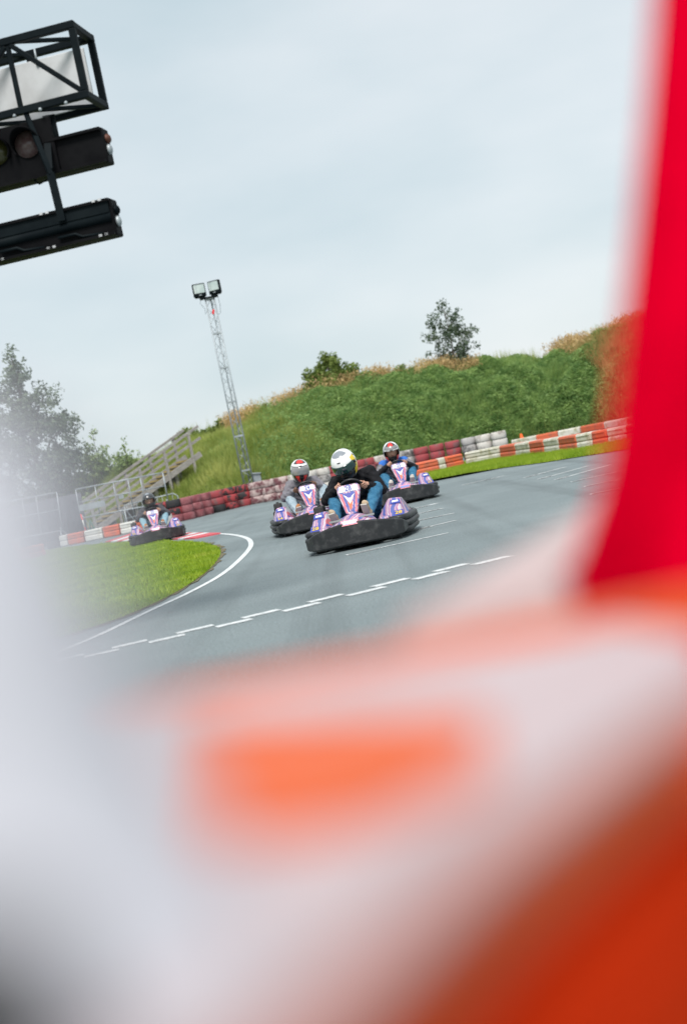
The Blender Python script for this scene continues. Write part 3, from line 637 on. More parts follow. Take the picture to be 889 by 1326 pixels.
for k in range(1, 11):
    b = MB(); b.tube([BL.lerp(BR, k / 11), TL.lerp(TR, k / 11) - Vector((0, 0, .01))], .009, 5); b.build('upright', GALV, hb)
b = MB(); b.tube([BL, BR], .016, 6); b.build('rail', GALV, hb)
b = MB(); pp = W(108, 668, 50.2); b.tube([(0, 0, 0), (-.07, 0, .85)], .022, 8, 0); b.tube([(-.035, 0, .42), (-.055, 0, .66)], .024, 8, 1)
o = b.build('marker_post', [REDP, PL_WHT2], None, (W(110, 680, 50.1).x, 50.1, 0)); tag(o, 'thin red and white marker post at the foot of the stairs', 'post')
GREENP = mat('green_paint', (0.03, 0.11, 0.07), .6)
b = MB(); b.tube([(0, 0, 0), (.12, 0, .6)], .03, 6); b.tube([(.32, 0, 0), (.12, 0, .6)], .03, 6); b.tube([(.07, 0, .3), (.24, 0, .3)], .025, 6)
o = b.build('trestle', GREENP, None, (W(112, 680, 49.9).x, 49.9, 0)); tag(o, 'small dark green steel trestle in front of the fence', 'trestle')

# ------------------------------------------------------------------ gantry and start lights
GO = Vector((-1.205, 11.5, 0)); ga = math.atan2(.168, -.986)          # local +x runs along the truss to the left, +y is towards the camera
groot = empty('gantry', GO, ga); tag(groot, 'dark steel box truss gantry carrying a pale board and lights', 'gantry')
D_, Z0, Z1, LEN = .44, 3.955, 4.465, 5.0
def chord(nm, a, b, w_=.05): q = MB(); q.bar(a, b, w_, w_, bev=.006); return q.build(nm, DKSTEEL, groot)
for y in (0, -D_):
    for z in (Z0, Z1): chord('chord', (-.025, y, z), (LEN, y, z), .055)
nbay = 10
for y in (0, -D_):
    for i in range(nbay + 1):
        x = LEN * i / nbay; chord('truss_post', (x, y, Z0 + .028), (x, y, Z1 - .028), .05 if i == 0 else .035)
for i in range(nbay):
    x0_, x1_ = LEN * i / nbay + .02, LEN * (i + 1) / nbay - .02
    chord('diagonal', (x0_, 0.004, Z0 + .03), (x1_, 0.004, Z1 - .03), .038) if i % 2 == 0 else chord('diagonal', (x0_, .004, Z1 - .03), (x1_, .004, Z0 + .03), .038)
    chord('diagonal', (x0_, -D_ + .02, Z1 + .002), (x1_, -.03, Z1 + .002), .03)
    chord('diagonal', (x0_, -D_ + .02, Z0 + .002), (x1_, -.03, Z0 + .002), .03)
for i in (0, 2, 4, 6, 8, 10):
    for z in (Z0, Z1): chord('cross_member', (LEN * i / nbay, -.026, z), (LEN * i / nbay, -D_ + .026, z), .05)
b = MB(); b.box((LEN / 2 + .02, -D_ + .06, (Z0 + Z1) / 2 - .03), (LEN - .06, .02, .43), bev=.004); bd = b.build('board', BOARDW, groot)
for i in range(10):
    b = MB(); b.tube([(.42 + .47 * i, -D_ + .075, Z1 - .1), (.42 + .47 * i, -D_ + .075, Z1 + .01)], .008, 5); b.ball((.42 + .47 * i, -D_ + .08, Z1 - .1), .016, 8, 6); b.build('board_hook', GALV, bd)
for x in (.32, 1.5, 2.7):
    for y in (0.03,):
        pass
for i in range(12):
    b = MB(); b.ball((.15 + .2 * i, .03, Z0 - .03), .014, 8, 6); b.build('bolt', GALV, groot)
for x in (LEN - .1,):                                                 # the tower that carries the truss, beyond the frame
    for y in (0, -D_): chord('tower_leg', (x, y, 0), (x, y, Z0 - .03), .09)
    for k in range(6): chord('tower_brace', (x, -.05, .3 + .6 * k), (x, -D_ + .05, .6 + .6 * k), .04)
LENS = mat('dull_signal_lens', (0.085, 0.045, 0.045), .3, (.12, .09, .085), 30); LENSY = mat('dull_amber_lens', (0.04, 0.04, 0.012), .25)
BOXM = mat('black_signal_housing', (.004, .004, .005), .6, (.007, .007, .008), 5, spec=.06)
def hanger(x, z0, z1, lean):
    b = MB(); b.bar((x + .17, .0, Z0 - .03), (x, .03 + lean, (z0 + z1) / 2 + .1), .04, .02); b.bar((x, .03 + lean, (z0 + z1) / 2 + .1), (x - .03, .03 + lean, z0), .05, .02)
    return b
def signal(zb, zt, yo, label, lens):
    root = empty('start_light', GO, ga); tag(root, label, 'signal light', 'signal light boxes under the gantry')
    h = zt - zb; b = MB(); b.box((1.7, yo, (zb + zt) / 2), (3.5, .16, h), bev=.012)
    b.box((1.7, yo + .09, zt - .012), (3.48, .05, .02)); b.box((1.7, yo + .09, zb + .012), (3.48, .06, .02)); b.build('housing', BOXM, root)
    if lens:
        zc_ = zt - .005
        b = MB(); b.box((1.86, yo + .095, (zb + zt) / 2 + .085), (3.1, .03, h + .15), bev=.01); b.build('lens_board', BOXM, root)
        for k in range(12):
            x = .51 + .245 * k
            g = MB(); g.lathe([(0, 0), (.095, 0), (.098, .012), (0, .02)], 28, Matrix.Translation((x, yo + .112, zc_)) @ Matrix.Rotation(R(-90), 4, 'X'), closed=False)
            lo = g.build('lens', LENS if k % 3 == 0 else LENSY, root)
            hd_ = MB(); n_ = 20; rings = []
            for rr_ in (.103, .112):
                rings.append([Vector((x + rr_ * math.cos(a), yo + .108, zc_ + rr_ * math.sin(a))) for a in np.linspace(R(-35), R(215), n_)])
            i0, o0 = rings; L1 = .15; i1 = [v + Vector((0, L1 * (.35 + .65 * max(0, math.sin(a))), 0)) for v, a in zip(i0, np.linspace(R(-35), R(215), n_))]; o1 = [v + Vector((0, q.y - v0.y, 0)) for v, q, v0 in zip(o0, i1, i0)]
            for j in range(n_ - 1):
                hd_.add([i0[j], i0[j + 1], i1[j + 1], i1[j], o0[j], o0[j + 1], o1[j + 1], o1[j]], [[0, 1, 2, 3], [7, 6, 5, 4], [3, 2, 6, 7]], 0, True)
            hd_.build('hood', BOXM, lo)
    else:
        b = MB(); b.box((1.7, yo + .085, zt - h * .21), (3.46, .03, h * .36), bev=.006); b.build('back_plate', DKSTEEL, root)
        b = MB(); b.tube([(-.03, yo + .075, zb + h * .5), (3.43, yo + .075, zb + h * .5)], .035, 10); b.build('rolled_edge', DKSTEEL, root)
        for k in range(7):
            b = MB(); b.tube([(.05 + .45 * k, yo + .09, zb + .03), (.2 + .45 * k, yo + .1, zb + .04), (.25 + .45 * k, yo + .1, zb + .07), (.38 + .45 * k, yo + .1, zb + .07)], .012, 6); b.build('hinge_rib', DKSTEEL, root)
        for k in range(8):
            for zz in (zb + .015, zt - .005):
                for dx in (0, .045):
                    b = MB(); b.box((.02 + .4 * k + dx, yo + .11, zz), (.024, .02, .016)); b.build('clip', BOARDW, root)
    b = MB(); b.ball((-.055, yo, zt - h * .3), (.03, .05, .035), 8, 6); b.ball((-.06, yo + .02, zt - h * .62), (.025, .035, .04), 8, 6, 1); b.build('end_plug', [mat('rust_plug', (.10, .03, .015), .6) if lens else DKSTEEL, GALV], root)
    return root
s1 = signal(3.455, 3.715, -.12, 'upper black signal light box with hooded round lenses under the gantry', True)
s2 = signal(2.90, 3.17, .05, 'lower black signal box seen with its closed back plate under the gantry', False)
for x, nm in ((.33, s2), (2.2, s2)):
    b = MB(); b.bar((x + .14, .0, Z0 - .03), (x, .17, 3.42), .035, .02); b.bar((x, .17, 3.43), (x - .01, .17, 3.08), .055, .02); b.build('drop_arm', DKSTEEL, nm)
    b = MB(); b.bar((x + .06, -.2, Z0 - .03), (x + .01, .15, 3.46), .05, .02); b.build('drop_arm', DKSTEEL, nm)
    b = MB(); b.bar((x + .02, -.2, Z0 - .028), (x + .02, -.2, 3.6), .05, .02); b.build('drop_arm', DKSTEEL, s1)
b = MB(); b.tube([(.55, -.05, 3.48), (.5, -.05, 3.42), (.4, -.02, 3.44), (.36, .02, 3.5)], .006, 5); b.build('cable', DKSTEEL, s1)

# ------------------------------------------------------------------ karts
def livery():
    m = bpy.data.materials.new('striped_livery'); m.use_nodes = True; t = m.node_tree; n = t.nodes; l = t.links; b = n['Principled BSDF']
    b.inputs['Roughness'].default_value = 0.35; b.inputs['Coat Weight'].default_value = 0.3
    tcn = n.new('ShaderNodeTexCoord'); mpn = n.new('ShaderNodeMapping'); mpn.inputs['Rotation'].default_value = (.5, .35, .7); l.new(tcn.outputs['Object'], mpn.inputs['Vector'])
    wv = n.new('ShaderNodeTexWave'); wv.wave_type = 'BANDS'; wv.inputs['Scale'].default_value = 3.6; wv.inputs['Distortion'].default_value = 2.2; wv.inputs['Detail'].default_value = 2; wv.inputs['Detail Scale'].default_value = 1.6
    l.new(mpn.outputs['Vector'], wv.inputs['Vector'])
    rp = n.new('ShaderNodeValToRGB'); rp.color_ramp.interpolation = 'CONSTANT'; e = rp.color_ramp.elements
    e[0].position = 0; e[0].color = (.09, .12, .36, 1); e[1].position = .21; e[1].color = (.46, .27, .36, 1)
    for p, c in ((.36, (.62, .14, .17)), (.42, (.46, .36, .48)), (.56, (.48, .29, .38)), (.66, (.10, .12, .42)), (.80, (.60, .17, .20)), (.92, (.55, .50, .57))):
        x = e.new(p); x.color = (*c, 1)
    l.new(wv.outputs['Fac'], rp.inputs['Fac']); l.new(rp.outputs['Color'], b.inputs['Base Color']); return m
LIV = livery()
K_BLUE = mat('kart_blue', (.05, .07, .36), .35, coat=.3); K_WHITE = mat('kart_white', (.78, .78, .80), .35); K_ORANGE = mat('kart_orange', (.75, .15, .06), .35)
K_YEL = mat('kart_yellow', (.72, .50, .05), .4); K_CORAL = mat('kart_coral', (.62, .12, .17), .35); CHROME = mat('bright_metal', (.62, .62, .62), .3, metal=.8)
SEATM = mat('seat_plastic', (.015, .015, .017), .45)
def text_poly(s_, size):
    cu = bpy.data.curves.new('digits', 'FONT'); cu.body = s_; cu.size = size; cu.align_x = 'CENTER'; cu.align_y = 'CENTER'; cu.offset = size * .02; cu.resolution_u = 3
    ob = bpy.data.objects.new('digits', cu); COL.objects.link(ob); bpy.context.view_layer.update()
    me = bpy.data.meshes.new_from_object(ob.evaluated_get(bpy.context.evaluated_depsgraph_get()))
    v = [p.co.copy() for p in me.vertices]; f = [list(p.vertices) for p in me.polygons]
    bpy.data.objects.remove(ob); bpy.data.curves.remove(cu); bpy.data.meshes.remove(me); return v, f
def put_text(name, s_, size, o, ex, ey, en, h, m, parent):
    v, f = text_poly(s_, size); b = MB(); b.add([o + ex * p.x + ey * p.y + en * h for p in v], f); return b.build(name, m, parent)
_shared = {}
def part(name, key, fn, mats, parent):
    if key not in _shared: _shared[key] = fn().mesh(name, mats)
    return inst(_shared[key], name, parent)
def front_bumper():
    pth = [(-.56, -.46, .10, .15), (-.585, -.62, .075, .16), (-.56, -.78, .055, .185), (-.46, -.90, .045, .225), (-.30, -.975, .045, .268), (-.12, -1.0, .05, .295), (.12, -1.0, .05, .295), (.30, -.975, .045, .275), (.46, -.90, .045, .245), (.56, -.78, .055, .215), (.585, -.62, .075, .18), (.56, -.46, .10, .15)]
    rings = []
    pth = [(x * .93, y, a, c) for x, y, a, c in pth]
    for i, (x, y, a, c) in enumerate(pth):
        p, q = pth[max(i - 1, 0)], pth[min(i + 1, len(pth) - 1)]; d = Vector((q[0] - p[0], q[1] - p[1], 0)).normalized(); nn = Vector((d.y, -d.x, 0)); o = Vector((x, y, 0)); th = .03
        prof_ = [(-th, a + .01), (.1 * th, a), (th * .9, a + .018), (th, c - .02), (th * .9, c - .006), (th * .5, c), (-th, c - .002)]
        rings.append([o + nn * u + Vector((0, 0, z)) for u, z in prof_])
    return MB().loft(rings, smooth=False)
def pod(sx):
    b = MB(); pr = [(-.56, .15), (-.50, .20), (-.14, .435), (.10, .425), (.40, .32), (.45, .2), (.45, .13), (-.52, .125)]
    rings = []
    for (xx, k, dz) in ((.17, .22, 0), (.355, .97, 0), (.38, 1, 0), (.48, .97, 0), (.495, .93, 0), (.56, .45, 0)):
        rings.append([Vector((sx * xx, y * (.9 + .1 * k), .13 + (z - .13) * k)) for y, z in pr])
    if sx < 0: rings = rings[::-1]
    return b.loft(rings, smooth=False)
def wheel_m(r_, wd): return MB().lathe([(r_ * .5, -wd / 2), (r_ * .92, -wd / 2), (r_, -wd * .36), (r_, wd * .36), (r_ * .92, wd / 2), (r_ * .5, wd / 2)], 22, Matrix.Rotation(R(90), 4, 'Y'))
def rim_m(r_, wd): return MB().lathe([(0, -wd * .3), (r_ * .5, -wd * .42), (r_ * .5, wd * .42), (0, wd * .3)], 14, Matrix.Rotation(R(90), 4, 'Y'), closed=False)
def hub_m(): return MB().tube([(-.08, 0, 0), (.08, 0, 0)], .02, 8)
WC = Vector((0, -.27, .625)); WN = Vector((0, .80, .60)).normalized()        # steering wheel centre, axis towards the driver
WX = Vector((1, 0, 0)); WY = WN.cross(WX)
if WY.z < 0: WY = -WY
def rimpt(a, r_=.135): return WC + WX * (r_ * math.cos(a)) + WY * (r_ * math.sin(a))
def make_kart(pos, rz, num, label):
    K = empty('go_kart', (pos.x, pos.y, 0), rz); tag(K, label, 'go-kart', 'purple striped racing karts')
    part('front_bumper', 'fb', front_bumper, BLACKP, K)
    for sx in (-1, 1):
        part('side_pod', ('pod', sx), lambda: pod(sx), LIV, K)
        def sb():
            b = MB()
            for z, ex in ((.085, 0), (.15, .012), (.215, 0)):
                b.tube([(sx * .42, -.62, z), (sx * .53, -.58, z), (sx * (.57 + ex), -.42, z), (sx * (.575 + ex), 0, z), (sx * (.57 + ex), .42, z), (sx * .54, .6, z), (sx * .42, .66, z)], .036, 8)
            return b
        part('side_bumper', ('sb', sx), sb, BLACKP, K)
        for (x, y, r_, wd, k) in ((.42, -.6, .125, .11, 'f'), (.43, .5, .14, .19, 'r')):
            key = 'hub'; h = part('wheel', key, hub_m, DKSTEEL, K); h.location = (sx * x, y, r_)
            part('tyre', 'ty' + k, lambda: wheel_m(r_, wd), RUBBER, h); part('rim', 'rm' + k, lambda: rim_m(r_, wd), GALV, h)
    part('rear_bumper', 'rb', lambda: MB().tube([(-.54, .5, .16), (-.53, .78, .16), (-.38, .86, .16), (.38, .86, .16), (.53, .78, .16), (.54, .5, .16)], .05, 9), BLACKP, K)
    def chas():
        b = MB(); b.box((0, -.25, .055), (.56, 1.35, .012))
        for sx in (-1, 1): b.box((sx * .405, -.02, .075), (.25, .85, .012))  # side pans added to stop light leaking under the kart, deepening its shadow
        for sx in (-1, 1): b.tube([(sx * .2, -.95, .09), (sx * .3, -.4, .07), (sx * .3, .7, .08)], .017, 7)
        b.tube([(-.42, -.6, .12), (.42, -.6, .12)], .014, 7); b.tube([(-.45, .5, .14), (.45, .5, .14)], .018, 7); b.tube([(-.3, -.2, .08), (.3, -.2, .08)], .015, 7); return b
    part('chassis', 'ch', chas, DKSTEEL, K)
    def seat():
        b = MB(); rings = []
        for (y, z, wd, dp) in ((-.02, .13, .17, .05), (.15, .1, .19, .09), (.3, .13, .19, .15), (.38, .26, .19, .14), (.43, .42, .18, .1), (.47, .58, .16, .06)):
            f_ = Vector((0, -.5, 0)) if z > .2 else Vector((0, 0, 1)); ring = []
            for (a, o) in [(a, 1) for a in np.linspace(-1, 1, 7)] + [(a, .9) for a in np.linspace(1, -1, 7)]:
                ring.append(Vector((a * wd * o, y, z)) + (Vector((0, -dp, dp * .3)) if z > .2 else Vector((0, 0, dp))) * abs(a) ** 2.5 + (Vector((0, -.012, .012)) if o < 1 else Vector()))
            rings.append(ring)
        return b.loft(rings)
    part('seat', 'seat', seat, SEATM, K)
    def nose():
        b = MB(); rings = []
        for (y, z, wd) in ((-.985, .2, .30), (-.97, .285, .29), (-.86, .325, .27), (-.72, .365, .22), (-.64, .375, .17), (-.6, .33, .16)):
            rings.append([Vector((wd * a, y + .10 * abs(a) ** 2, z - .07 * abs(a) ** 2)) for a in np.linspace(-1, 1, 7)] + [Vector((wd * a, y + .10 * abs(a) ** 2 + .02, z - .07 * abs(a) ** 2 - .03)) for a in np.linspace(1, -1, 7)])
        return b.loft(rings, smooth=False)
    part('nose_cone', 'nose', nose, LIV, K)
    def badge():
        b = MB(); o = Vector((0, -.99, .265)); ex, ey = Vector((1, 0, 0)), Vector((0, .5, .87)); en = Vector((0, -.87, .5))
        b.plate([(-.085, -.02), (.085, -.02), (.1, .045), (-.1, .045)], o, ex, ey, en, 0, .04, 0); b.plate([(-.07, -.008), (.07, -.008), (.08, .032), (-.08, .032)], o, ex, ey, en, .04, .044, 1); return b
    part('nose_badge', 'badge', badge, [K_CORAL, K_BLUE], K)
    o = Vector((0, -.645, .355)); ex = Vector((1, 0, 0)); ey = Vector((0, .34, .94)).normalized(); en = Vector((0, -.94, .34)).normalized()
    def nas():
        b = MB(); P_ = [(-.05, .0), (.05, .0), (.068, .02), (.133, .27), (.128, .32), (.105, .345), (-.105, .345), (-.128, .32), (-.133, .27), (-.068, .02)]
        inner = [(x * .93, y * .97 + .005) for x, y in P_]
        r0 = [o + ex * x * .9 + ey * y + en * -.05 for x, y in P_]; r1 = [o + ex * x + ey * y + en * .01 for x, y in P_]; r2 = [o + ex * x + ey * y + en * .035 for x, y in inner]
        return b.loft([r0, r1, r2], smooth=False)
    nf = part('front_fairing', 'nas', nas, LIV, K)
    def emb():
        b = MB()
        b.plate([(-.112, .262), (.112, .262), (.103, .325), (-.103, .325)], o, ex, ey, en, .03, .038, 0)
        b.plate([(-.096, .245), (-.06, .02), (-.045, .02), (-.075, .245)][::-1], o, ex, ey, en, .03, .037, 4); b.plate([(.096, .245), (.06, .02), (.045, .02), (.075, .245)], o, ex, ey, en, .03, .037, 4)
        b.plate([(-.072, .245), (-.035, .03), (.035, .03), (.072, .245)][::-1], o, ex, ey, en, .03, .0375, 1)
        b.plate([(-.05, .19), (-.018, .035), (.018, .035), (.05, .19)][::-1], o, ex, ey, en, .03, .0385, 3)
        b.plate([(-.028, .14), (-.006, .05), (.006, .05), (.028, .14)][::-1], o, ex, ey, en, .03, .0395, 2)
        V = [(-.066, .232), (0, .115), (.066, .232), (.03, .205), (0, .168), (-.03, .205)]
        b.plate(V[:3] + V[3:], o, ex, ey, en, .03, .041, 0); return b
    part('fairing_emblem', 'emb', emb, [K_WHITE, K_BLUE, K_ORANGE, LIV, K_CORAL], nf)
    put_text('race_number', num, .078, o + ey * .293, ex, ey, en, .0395, K_BLUE, nf)
    ey2 = Vector((0, .36, .235)).normalized(); en2 = Vector((0, -.235, .36)).normalized()
    for sx in (-1, 1):
        b = MB(); oo = Vector((sx * .475, -.40, .265)); b.plate([(-.06, -.05), (.06, -.05), (.05, .05), (-.05, .05)], oo, ex, ey2, en2, -.02, .006, 0); pl = b.build('number_panel', K_BLUE, K)
        put_text('pod_number', num, .082, oo, ex, ey2, en2, .009, K_YEL, pl)
    for sx in (-1, 1):
        part('pod_strip', ('strip', sx), lambda: MB().plate([(-.038, -.012), (.038, -.012), (.033, .02), (-.033, .02)], Vector((sx * .44, -.215, .386)), ex, ey2, en2, -.02, .010), K_WHITE, K)
        part('pod_strip', ('strip2', sx), lambda: MB().plate([(-.06, -.035), (.06, -.035), (.054, .04), (-.054, .04)], Vector((sx * .44, -.215, .386)), ex, ey2, en2, -.02, .006), K_BLUE, K)
    def swheel():
        b = MB(); b.tube([rimpt(a) for a in np.linspace(0, 2 * math.pi, 28, endpoint=False)], .014, 8, closed=True); b.tube([rimpt(R(20)), WC, rimpt(R(160))], .012, 6); b.tube([WC, rimpt(R(-90))], .012, 6); b.tube([WC, WC - WN * .07], .035, 10); return b
    sw = part('steering_wheel', 'sw', swheel, SEATM, K)
    part('steering_column', 'sc', lambda: MB().tube([WC - WN * .05, (0, -.62, .2)], .014, 7), CHROME, K)
    for sx in (-1, 1):
        part('pedal', ('ped', sx), lambda: MB().bar((sx * .10, -.79, .325), (sx * .25, -.77, .325), .03, .018).bar((sx * .17, -.78, .32), (sx * .14, -.68, .1), .014, .014), CHROME, K)
    part('engine', 'eng', lambda: MB().box((-.42, .46, .27), (.2, .24, .2), bev=.03).box((-.42, .46, .39), (.15, .18, .05), bev=.01), DKSTEEL, K)
    part('airbox', 'air', lambda: MB().box((-.45, .02, .455), (.125, .16, .085), bev=.018).tube([(-.45, .02, .49), (-.45, .02, .515)], .02, 8), RUBBER, K)
    part('exhaust', 'exh', lambda: MB().tube([(.3, .55, .2), (.42, .62, .24), (.44, .8, .24)], .035, 9), GALV, K)
    def pan():
        b = MB()
        for sx in (-1, 1): b.box((sx * .34, -.6, .235), (.1, .26, .07), bev=.02)
        return b
    part('wheel_cover', 'cov', pan, LIV, K)
    return K

# ------------------------------------------------------------------ drivers
SKIN_L = mat('fair_skin', (.50, .27, .19), .5); SKIN_D = mat('brown_skin', (.16, .075, .045), .5)
HAIR = mat('dark_hair', (.02, .014, .01), .7)
def cloth(name, c, c2, sc_=14): return mat(name, c, .85, c2, sc_, .4, .65, bump=.5, bscale=22, spec=.2)
BLACK_KNIT = cloth('black_knit', (.008, .008, .010), (.016, .016, .019)); TEAL_JEAN = cloth('teal_denim', (.03, .125, .225), (.06, .19, .31)); PALE_JEAN = cloth('pale_denim', (.26, .33, .38), (.38, .45, .50))
GREY_SUIT = cloth('grey_suit', (.16, .15, .17), (.23, .22, .245)); BLUE_PATCH = cloth('blue_patch', (.03, .12, .45), (.05, .18, .55)); SUIT_BLACK = cloth('black_suit', (.014, .014, .017), (.03, .03, .033)); LIGHT_BLUE = cloth('light_blue_denim', (.20, .33, .40), (.28, .42, .48))
DK_GREY = cloth('charcoal_suit', (.06, .06, .07), (.10, .10, .11)); RED_COLLAR = cloth('red_fabric', (.5, .03, .05), (.4, .03, .04))
SUEDE = cloth('beige_suede', (.42, .32, .22), (.52, .41, .29)); TAN = cloth('tan_shoe', (.36, .15, .06), (.45, .2, .08)); PALE_SHOE = cloth('pale_shoe', (.5, .47, .43), (.6, .57, .53))
H_WHITE = mat('helmet_white', (.80, .80, .79), .22, coat=.6); H_DARK = mat('helmet_graphite', (.035, .038, .042), .3, coat=.5); H_BLACK = mat('helmet_black', (.012, .012, .013), .3, coat=.5); H_YEL = mat('helmet_yellow', (.85, .60, .02), .3, coat=.4)
H_RED = mat('helmet_red', (.72, .03, .025), .3, coat=.4); H_SILV = mat('helmet_silver', (.42, .44, .47), .28, metal=.4, coat=.4); H_GREY = mat('helmet_grey_panel', (.23, .25, .28), .3, coat=.4)
V_GREEN = mat('iridescent_visor', (.002, .016, .019), .06, (.004, .045, .038), 9, spec=.8, coat=.6); V_SMOKE = mat('smoked_visor', (.17, .185, .20), .08, (.28, .265, .26), 6, spec=.8, coat=.5); LINER = mat('helmet_liner', (.01, .01, .01), .9)
EYE_M = mat('eye_white', (.7, .68, .66), .3); EYED = mat('eye_iris', (.03, .02, .015), .3)
HM_ = [H_WHITE, H_DARK, H_BLACK, H_YEL, H_RED, H_SILV, H_GREY]
def helmet(parent, c, pitch, yaw, roll, style, closed):
    T = Matrix.Translation(c) @ Matrix.Rotation(yaw, 4, 'Z') @ Matrix.Rotation(roll, 4, 'Y') @ Matrix.Rotation(pitch, 4, 'X')
    rx_, ry_, rz_ = .143, .174, .172; nu, nv = 72, 50
    def P(az, el, k=1.0):
        f = 1 + .07 * max(0, math.cos(az)) * max(0, -math.sin(el + .1)) * 2
        z = math.sin(el) * rz_; r = math.cos(el); r = r ** .88
        return Vector((math.sin(az) * r * rx_ * k, -math.cos(az) * r * ry_ * k * (f if abs(az) < 1.57 else 1), z * k * (1.0 if el > 0 else 1.08)))
    b = MB(); vs = []; fs = []; ms = []
    els = np.linspace(R(-62), R(90), nv); azs = np.linspace(-math.pi, math.pi, nu, endpoint=False)
    for e in els:
        for a in azs: vs.append(P(a, e))
    top_ = 13 if style == 'lead' else 24; PORT = lambda a, e: abs(a) < R(66) and R(-13) < e < R(top_) - abs(a) * .08
    for i in range(nv - 1):
        for j in range(nu):
            a = azs[j] + math.pi / nu; e = (els[i] + els[i + 1]) / 2
            if a > math.pi: a -= 2 * math.pi
            if PORT(a, e): continue
            ad, ed = math.degrees(a), math.degrees(e); aa = abs(ad)
            if style == 'lead':
                m = 0
                if ed > 52 and aa < 75: m = 6
                if 64 < aa < 98 and -44 < ed < 30: m = 3
                if 60 < aa < 78 and -12 < ed < 12: m = 2
                if ed < -13 and aa < 66: m = 2 if ed > -30 else 1
                if aa > 95 and -20 < ed < 30: m = 2 if (ed + aa) % 24 < 10 else 0
            elif style == 'redtop':
                m = 0
                if ed > 42 and aa < 62: m = 1
                if 50 < ed < 78 and aa < 34: m = 4
                if ed < -13 and aa < 60: m = 2
                if ed < -13 and 18 + (ed + 13) * .25 < aa < 42 + (ed + 13) * .3: m = 4
                if aa > 72 and -6 < ed < 12: m = 5
                if 25 < ed < 31 and aa < 80: m = 2
                if aa > 88 and -25 < ed < 35: m = 2 if (ed + aa * .4) % 26 < 12 else 0
            elif style == 'silver':
                m = 0
                if aa > 62 and -8 < ed < 24: m = 5
                if ed > 46 and aa < 60: m = 1
                if 50 < ed < 80 and aa < 32: m = 4
                if ed < -13 and aa < 62: m = 2
                if ed < -13 and 36 < aa < 58: m = 4
                if aa > 66 and ed < -8: m = 0
                if aa > 60 and 44 < ed < 56: m = 0
            else:
                m = 1
                if 24 < ed < 44 and aa < 60: m = 6
                if ed > 60 and aa < 40: m = 6
                if ed < -30 and aa < 60: m = 2
            q = [i * nu + j, i * nu + (j + 1) % nu, (i + 1) * nu + (j + 1) % nu, (i + 1) * nu + j]; fs.append(q); ms.append(m)
    o0 = len(b.v); b.v += [tuple(T @ v) for v in vs]
    for q, m in zip(fs, ms): b.f.append(q); b.m.append(m); b.sm.append(True)
    h = b.build('helmet', HM_, parent)
    ln = MB(); vs2 = []; f2 = []
    for e in els:
        for a in azs[::3]: vs2.append(P(a, e, .95))
    n2 = len(azs[::3])
    for i in range(nv - 1):
        for j in range(n2):
            a = azs[::3][j] + 1.5 * math.pi / nu; e = (els[i] + els[i + 1]) / 2
            if PORT(a, e): continue
            f2.append([i * n2 + j, (i + 1) * n2 + j, (i + 1) * n2 + (j + 1) % n2, i * n2 + (j + 1) % n2])
    ln.add(vs2, f2, 0, True, T); ln.build('liner', LINER, h)
    def patch(nm, a0, a1, e0, e1, k, m, n_=20, k2=None):
        p = MB(); A = np.linspace(R(a0), R(a1), n_); E = np.linspace(R(e0), R(e1), 8)
        out = [P(a, e, k) for e in E for a in A]; inn = [P(a, e, k - .025) for e in E for a in A]; off = len(out); fs_ = []
        for i in range(7):
            for j in range(n_ - 1):
                q = [i * n_ + j, i * n_ + j + 1, (i + 1) * n_ + j + 1, (i + 1) * n_ + j]; fs_.append(q); fs_.append([x + off for x in q[::-1]])
        for j in range(n_ - 1): fs_.append([j + 1, j, off + j, off + j + 1]); t_ = 7 * n_; fs_.append([t_ + j, t_ + j + 1, off + t_ + j + 1, off + t_ + j])
        p.add(out + inn, fs_, 0, True, T); return p.build(nm, m, h)
    if closed: patch('visor', -70, 70, -15, top_ + 3, 1.025, closed)
    else: patch('visor', -66, 66, 27, 47, 1.04, V_SMOKE if style == 'silver' else H_DARK)
    for sx in (-1, 1):
        p = MB(); p.lathe([(0, .006), (.016, .006), (.02, 0), (0, 0)], 12, T @ Matrix.Translation(P(sx * R(80), R(4), 1.03)) @ Matrix.Rotation(sx * R(80), 4, 'Y'), closed=False); p.build('visor_pivot', H_BLACK, h)
    patch('chin_vent', -16, 16, -36, -26, 1.02, H_BLACK, 8); patch('brow_vent', -9, 9, 30, 34, 1.02, H_DARK, 6)
    return h, T
